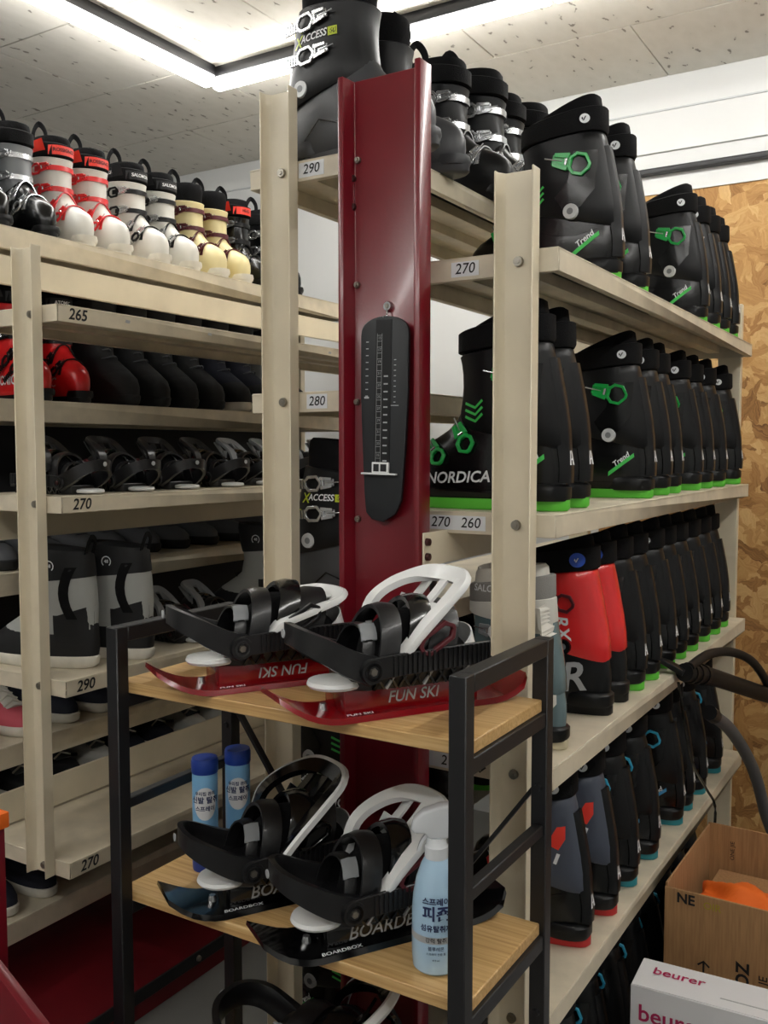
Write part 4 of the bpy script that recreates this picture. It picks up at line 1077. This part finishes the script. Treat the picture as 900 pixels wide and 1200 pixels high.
    # buckle with lever on the near side
    for sd in (1, -1):
        oo, ii = hexring(.062, .03, .006)
        pr.add('buckle', MB().ringprism(oo, ii, (X(.215), sd*.062, zb+.066), (-.85,0,.5), (.5,0,.85), (0,sd*.008,0)), accent, bevel=.001, seg=1)
    return pr
K_FUN = make_binding(M_SKIRED, 'FUN SKI', M_WHITEP, M_WINE, M_PRINTG)
K_FUN2 = make_binding(M_SKIRED, 'FUN SKI', M_WHITEP, M_BIND, M_BINDG, hbk=.38, flip=True)
K_BOX = make_binding(M_SKIBLK, 'BOARDBOX', M_WHITEP, M_WINE, M_PRINTG)
K_BOXK = make_binding(M_SKIBLK, 'BOARDBOX', M_BINDG, M_BINDG, M_BINDG, rim=M_WHITEP)
K_BIND = make_binding(None, '', M_BIND, M_WINE, M_BINDG, board=False, light=True)
K_BINDW = make_binding(None, '', M_GREYP, M_WINE, M_BINDG, board=False, light=True)
ANG = math.atan2(-.85, -.53)
def ski_at(pr, tip, z, label, group, turn=0):
    d = Vector((math.cos(ANG+turn), math.sin(ANG+turn), 0))
    c = Vector((tip[0], tip[1], z)) - d*.158
    return pr.spawn(c, ANG+turn, label, group)
gsk = 'short skis with bindings on the stand'
ski_at(K_FUN, (-.745, .985), 1.0905, 'red short ski with black and white binding, front one on the top board', gsk)
ski_at(K_FUN2, (-.985, 1.008), 1.0905, 'red short ski with black binding, left one on the top board', gsk)
ski_at(K_BOX, (-.775, .985), .7575, 'black short ski with white highback binding, beside the spray bottle', gsk)
ski_at(K_BOXK, (-.968, 1.008), .7575, 'black short ski with dark highback binding, beside the blue cans', gsk)
K_BOXK.spawn((-.79, 1.135, .4005), math.pi, 'black short ski with binding on the lowest board', gsk, scale=1.28)
# snowboard bindings on the left rack
gb = 'dark snowboard bindings on the second left shelf'
for i, y in enumerate((1.47, 1.64, 1.81, 1.97, 2.12, 2.27, 2.42, 2.57)):
    (K_BIND if i < 4 else K_BINDW).spawn((-1.79, y, ZLR[1]+.001), R_(random.uniform(-12, 12)), f'{"dark" if i < 4 else "dark and grey"} snowboard binding on the second left shelf, {ORD[i]} from near end', gb, scale=.88)
for i, y in enumerate((1.83, 1.98, 2.5)):
    K_BINDW.spawn((-1.80, y, ZLR[2]+.001), R_(random.uniform(-12, 12)), f'dark and grey snowboard binding, {ORD[i]} behind the pair of grey snowboard boots', gb, scale=.88)

# ================================================================== BOTTLES
def wrap_text(s, size, r, ang0, z, shear=0, bold=.01):
    vs, fs = text_geo(s, size, shear, bold)
    return MB().add([Vector((r*math.cos(ang0 + p.x/r), r*math.sin(ang0 + p.x/r), z + p.y)) for p in vs], fs)
def wrap_poly(pts, r, ang0, z):
    vs, fs = tess(poly_geo(pts), .003)
    return MB().add([Vector((r*math.cos(ang0 + p.x/r), r*math.sin(ang0 + p.x/r), z + p.y)) for p in vs], fs)
def can(x, y, label):
    t = thing('spray_can', label, 'spray can', (x, y, .7575), (0,0,0), 'blue deodorant cans'); r = .0135
    t.scale = (1.42, 1.42, 1.4)
    part('body', MB().lathe([(.0,.0),(.0145,.0),(.0148,.003),(.0148,.115),(.0142,.118),(.0,.118)], 28), M_CANBLUE, t)
    part('base_band', MB().lathe([(.0149,.0),(.0153,.002),(.0153,.018),(.0149,.02)], 28), M_CAPBLUE, t)
    part('cap', MB().lathe([(.0,.116),(.0150,.116),(.0156,.118),(.0156,.130),(.0145,.1335),(.0,.1345)], 28), M_CAPBLUE, t)
    a = math.atan2(-y, -x) ; rr_ = .0150
    part('round_label', wrap_poly(circ(.0145, 24, .95, 1.35), rr_, a, .082), M_PAPERW, t, weld=False)
    for s_, z, sz in (('신발 탈취', .086, .0085), ('우리집 관리', .094, .005), ('스프레이', .076, .0065)):
        part('lettering', wrap_text(s_, sz, .0153, a, z, 0, .03), M_PRINTN, t, weld=False)
    return t
c1 = atz(237, 1025, .757); c2 = atz(268, 1012, .757)
can(-1.045, 1.14, 'light blue spray can with dark blue cap, left of the two')
can(-1.03, 1.205, 'light blue spray can with dark blue cap, right of the two')
sx_, sy_ = -.578, 1.078
sb = thing('spray_bottle', 'pale blue fabric spray bottle with frosted white trigger on the lower oak board', 'spray bottle', (sx_, sy_, .7575))
part('bottle', MB().lathe([(.0,.001),(.027,.0),(.031,.004),(.0325,.02),(.0325,.08),(.031,.10),(.027,.122),(.020,.142),(.0145,.152),(.0,.152)], 36), M_SPRAY, sb)
part('collar', MB().lathe([(.0,.150),(.0155,.150),(.0158,.152),(.0158,.166),(.014,.168),(.013,.178),(.0,.178)], 28), M_CLEARW, sb)
av = math.atan2(-sy_, -sx_)
hd = Matrix.Rotation(av - math.pi/2 + math.pi, 4, 'Z')
tr_ = MB()
hpts = [(-.030,.184),(-.034,.190),(-.031,.202),(-.018,.214),(.004,.222),(.026,.225),(.034,.221),(.034,.206),(.022,.200),(.016,.178),(-.010,.177),(-.014,.184)]
tr_.prism([(x, z) for x, z in hpts], (0,-.011,0), (1,0,0), (0,0,1), (0,.022,0)).xf(Matrix.Rotation(av + math.pi/2, 4, 'Z'))
part('trigger_head', tr_, M_CLEARW, sb, bevel=.005, seg=3)
tg_ = MB().sweep(smooth_path([(-.012,0,.182),(-.020,0,.170),(-.024,0,.158)],4), [(-.004,-.002),(.004,-.002),(.004,.002),(-.004,.002)], up=(1,0,0)).xf(Matrix.Rotation(av + math.pi/2, 4, 'Z'))
part('trigger', tg_, M_CLEARW, sb)
for s_, z, sz, m in (('스프레이', .102, .0105, M_PRINTN), ('피죤', .085, .021, M_PRINTN), ('섬유탈취제', .066, .0095, M_PRINTN), ('강력 탈취', .050, .0075, M_PRINTK), ('블루레몬', .039, .006, M_PRINTN), ('스프레이 전용 통', .032, .0038, M_PRINTN), ('410 ml', .024, .0035, M_PRINTN)):
    part('lettering', wrap_text(s_, sz, .0329 if z < .095 else .0325, av, z, 0, .03 if sz > .009 else .01), m, sb, weld=False)
part('grey_band', MB().loft([[Vector((.0327*math.cos(av + a), .0327*math.sin(av + a), z)) for z in (.0455,.0545)] for a in [R_(-85 + 8*k) for k in range(18)]], False, False, closed=False), M_PRINTG, sb, weld=False)

# ================================================================== CARTONS
def panel_text(parent, s, size, o, u, v, m, bold=.0, shear=0): return flat(decal(text_geo(s, size, shear, bold), o, u, v, eps=.0012), 'lettering', m, parent)
cb = thing('cardboard_box', 'open brown cardboard box on the floor beside the right rack', 'box', (-.512, 2.0, 0)); cb.rotation_euler = (0, 0, R_(-1))
bw, bd_, bh, tk = .46, .385, .52, .005
part('base', MB().box(tk, bw-tk, tk, bd_-tk, 0, .006), M_CARD, cb)
fp = part('front_panel', MB().box(0, bw, 0, tk, 0, bh-.012), M_CARD, cb, bevel=.001, seg=1)
part('back_panel', MB().box(0, bw, bd_-tk, bd_, 0, bh), M_CARD, cb, bevel=.001, seg=1)
part('side_panel', MB().box(0, tk, tk, bd_-tk, 0, bh-.004), M_CARD, cb, bevel=.001, seg=1)
part('side_panel', MB().box(bw-tk, bw, tk, bd_-tk, 0, bh-.004), M_CARD, cb, bevel=.001, seg=1)
panel_text(fp, 'NE', .030, (.045, 0, bh-.03), fx, fz, M_PRINTK, .03)
panel_text(fp, 'OIR', .022, (.10, 0, bh-.033), fx, fz, mat('yellow_print', rgb(170,150,40), .6), .01)
panel_text(fp, 'NOZ', .036, (.165, 0, bh-.175), (0,0,1), (-1,0,0), M_PRINTK, .03)
panel_text(fp, 'JE', .024, (.205, 0, bh-.16), (0,0,1), (-1,0,0), M_PRINTK, .01)
flat(decal(join_geo(strip_geo([(-.012,0),(0,.01),(.012,0)], .004), strip_geo([(0,.01),(0,-.014)], .004)), (.085,0,bh-.165), fx, fz, eps=.0012), 'handling_mark', M_PRINTK, fp)
flat(decal(text_geo('ONE ONE', .012), (.05, bd_-tk-.0003, bh-.05), (0,0,-1), (-1,0,0), eps=.0012) if False else decal(text_geo('ONE JIE', .014), (.06, bd_-tk, bh-.06), (0,0,1), (-1,0,0), eps=.0012), 'lettering', M_PRINTK, cb)
# things in the box
def crumple(name, w, d, h, m, label, cat, loc, rot, seed):
    rnd = random.Random(seed); n = 14; rows = []
    ph = [rnd.uniform(0, 6.28) for _ in range(6)]
    mb = MB(); vs = []; fs = []
    for i in range(n+1):
        for j in range(n+1):
            x = i/n - .5; y = j/n - .5
            z = h*(.5 + .25*math.sin(7*x+ph[0]) + .2*math.sin(9*y+ph[1]+3*x) + .15*math.sin(15*(x+y)+ph[2]))*(1 - (2*abs(x))**4*.6)*(1 - (2*abs(y))**4*.6)
            vs.append((x*w + .01*math.sin(11*y+ph[3]), y*d + .01*math.sin(9*x+ph[4]), z))
    m0 = len(vs)
    for i in range(n):
        for j in range(n):
            a = i*(n+1)+j; fs.append((a, a+n+1, a+n+2, a+1))
    vs += [(p[0], p[1], -.02) for p in vs[:m0]]
    for i in range(n):
        for j in range(n):
            a = m0 + i*(n+1)+j; fs.append((a, a+1, a+n+2, a+n+1))
    rim = [j for j in range(n+1)] + [i*(n+1)+n for i in range(1, n+1)] + [n*(n+1)+j for j in range(n-1, -1, -1)] + [i*(n+1) for i in range(n-1, 0, -1)]
    for a, b in zip(rim, rim[1:] + rim[:1]): fs.append((a, a+m0, b+m0, b))
    mb.add(vs, fs)
    o = link(name, mb.mesh(name, m, angle=80), None, loc, rot); return tag(o, label, cat)
fill = MB(); fill.box(-.2,.2,-.17,.17,0,.41)
inner = link('packing_block', fill.mesh('packing_block', M_CARD, bevel=.004), None, (-.275, 2.185, .0075), (0,0,R_(-1))); tag(inner, 'cardboard filler block under the cloths in the open box', 'packing')
crumple('orange_cloth', .18, .16, .05, M_ORANGE, 'bright orange folded cloth in the open cardboard box', 'cloth', (-.385, 2.125, .44), (0,0,R_(-8)), 4)
crumple('purple_cloth', .14, .18, .11, M_PURPLE, 'purple crumpled cloth in the open cardboard box', 'cloth', (-.21, 2.21, .44), (0,0,R_(20)), 5)
bz = .42
bb_ = thing('product_box', 'white product box with magenta lettering in front of cardboard box', 'box', (-.507, 1.74, 0)); bb_.rotation_euler = (0,0,R_(3))
body = part('carton', MB().box(0, .36, 0, .108, 0, bz), M_PAPERW, bb_, bevel=.0015, seg=1)
part('top_flap', MB().box(.002, .358, .002, .106, bz, bz+.0012), M_PAPERW, bb_)
panel_text(bb_, 'beurer', .036, (.078, .066, bz+.0012), (1,0,0), (0,1,0), M_PRINTM, .012)
panel_text(bb_, 'beurer', .046, (.078, 0, bz-.052), fx, fz, M_PRINTM, .014)
panel_text(bb_, 'HEAT PAD', .020, (.075, 0, bz-.085), fx, fz, M_PRINTG, .0)
part('flap_slot', MB().box(.16, .30, .03, .033, bz+.0012, bz+.0016), M_PRINTG, bb_)

# ================================================================== VACUUM WAND AND HOSE
vc = thing('vacuum_cleaner', 'black vacuum wand with grey hose leaning on the right rack', 'vacuum cleaner', (-.45, 2.45, 0))
V0 = Vector((-.45, 2.45, 0))
def vp(x, y, X): return atx(x, y, X) - V0
wand = smooth_path([vp(802,788,-.515), vp(830,792,-.49), vp(870,805,-.45), vp(905,816,-.41), vp(960,830,-.36)], 4)
M_VAC = mat('vacuum_black', rgb(18,18,20), .5, spec=.3)
part('wand', MB().tube(wand, .021, 16), M_VAC, vc)
for k in (1, 2, 3): part('ridge', MB().tube([wand[k], wand[k]+(wand[k+1]-wand[k])*.35], .0245, 16), M_SHELLM, vc)
nz_ = smooth_path([vp(752,766,-.60), vp(775,774,-.565), vp(802,788,-.515)], 5)
part('nozzle', MB().sweep(nz_, [(-.016,-.006),(.016,-.006),(.016,.006),(-.016,.006)], scale=[.8+.35*i/(len(nz_)-1) for i in range(len(nz_))]), M_SHELLM, vc, bevel=.002)
part('handle', MB().tube(smooth_path([vp(808,782,-.505), vp(830,767,-.49), vp(856,764,-.46), vp(880,774,-.43), vp(896,795,-.415), vp(905,815,-.41)], 5), .011, 12), M_VAC, vc)
hz = smooth_path([vp(835,838,-.50), vp(858,858,-.485), vp(882,900,-.47), vp(896,950,-.455), vp(906,1000,-.44), Vector((-.44,2.5,.2))-V0, Vector((-.36,2.62,.03))-V0, Vector((-.1,2.75,.03))-V0], 8)
part('hose', MB().tube(hz, .0165, 14), M_HOSE, vc)
part('hose_cuff', MB().tube([hz[0]+(hz[0]-hz[1])*2, hz[1]], .019, 14), M_SHELLM, vc)
cb_ = smooth_path([vp(795,800,-.515), vp(803,850,-.515), vp(812,895,-.515), vp(828,925,-.515), vp(838,945,-.51), vp(836,985,-.50)], 5)
part('cable', MB().tube(cb_, .0035, 6), M_SHELL, vc)

# ================================================================== RED BENCH END AT THE LEFT EDGE
rb_ = thing('red_stand', 'bright red panel stand with orange top strip at the left edge', 'stand', (-1.36, .9, 0))
part('panel', MB().box(-.10, .103, -.015, .015, 0, .86), M_RED, rb_, bevel=.003)
part('top_strip', MB().box(-.10, .110, -.018, .018, .86, .885), M_ORANGE, rb_, bevel=.002)
part('gusset', MB().prism([(.0,.0),(.5,.0),(.5,.475),(.254,.619),(.16,.674),(.0,.767)], (.0,-.032,0), (1,0,0), (0,0,1), (0,-.02,0)), M_RED, rb_, bevel=.002)
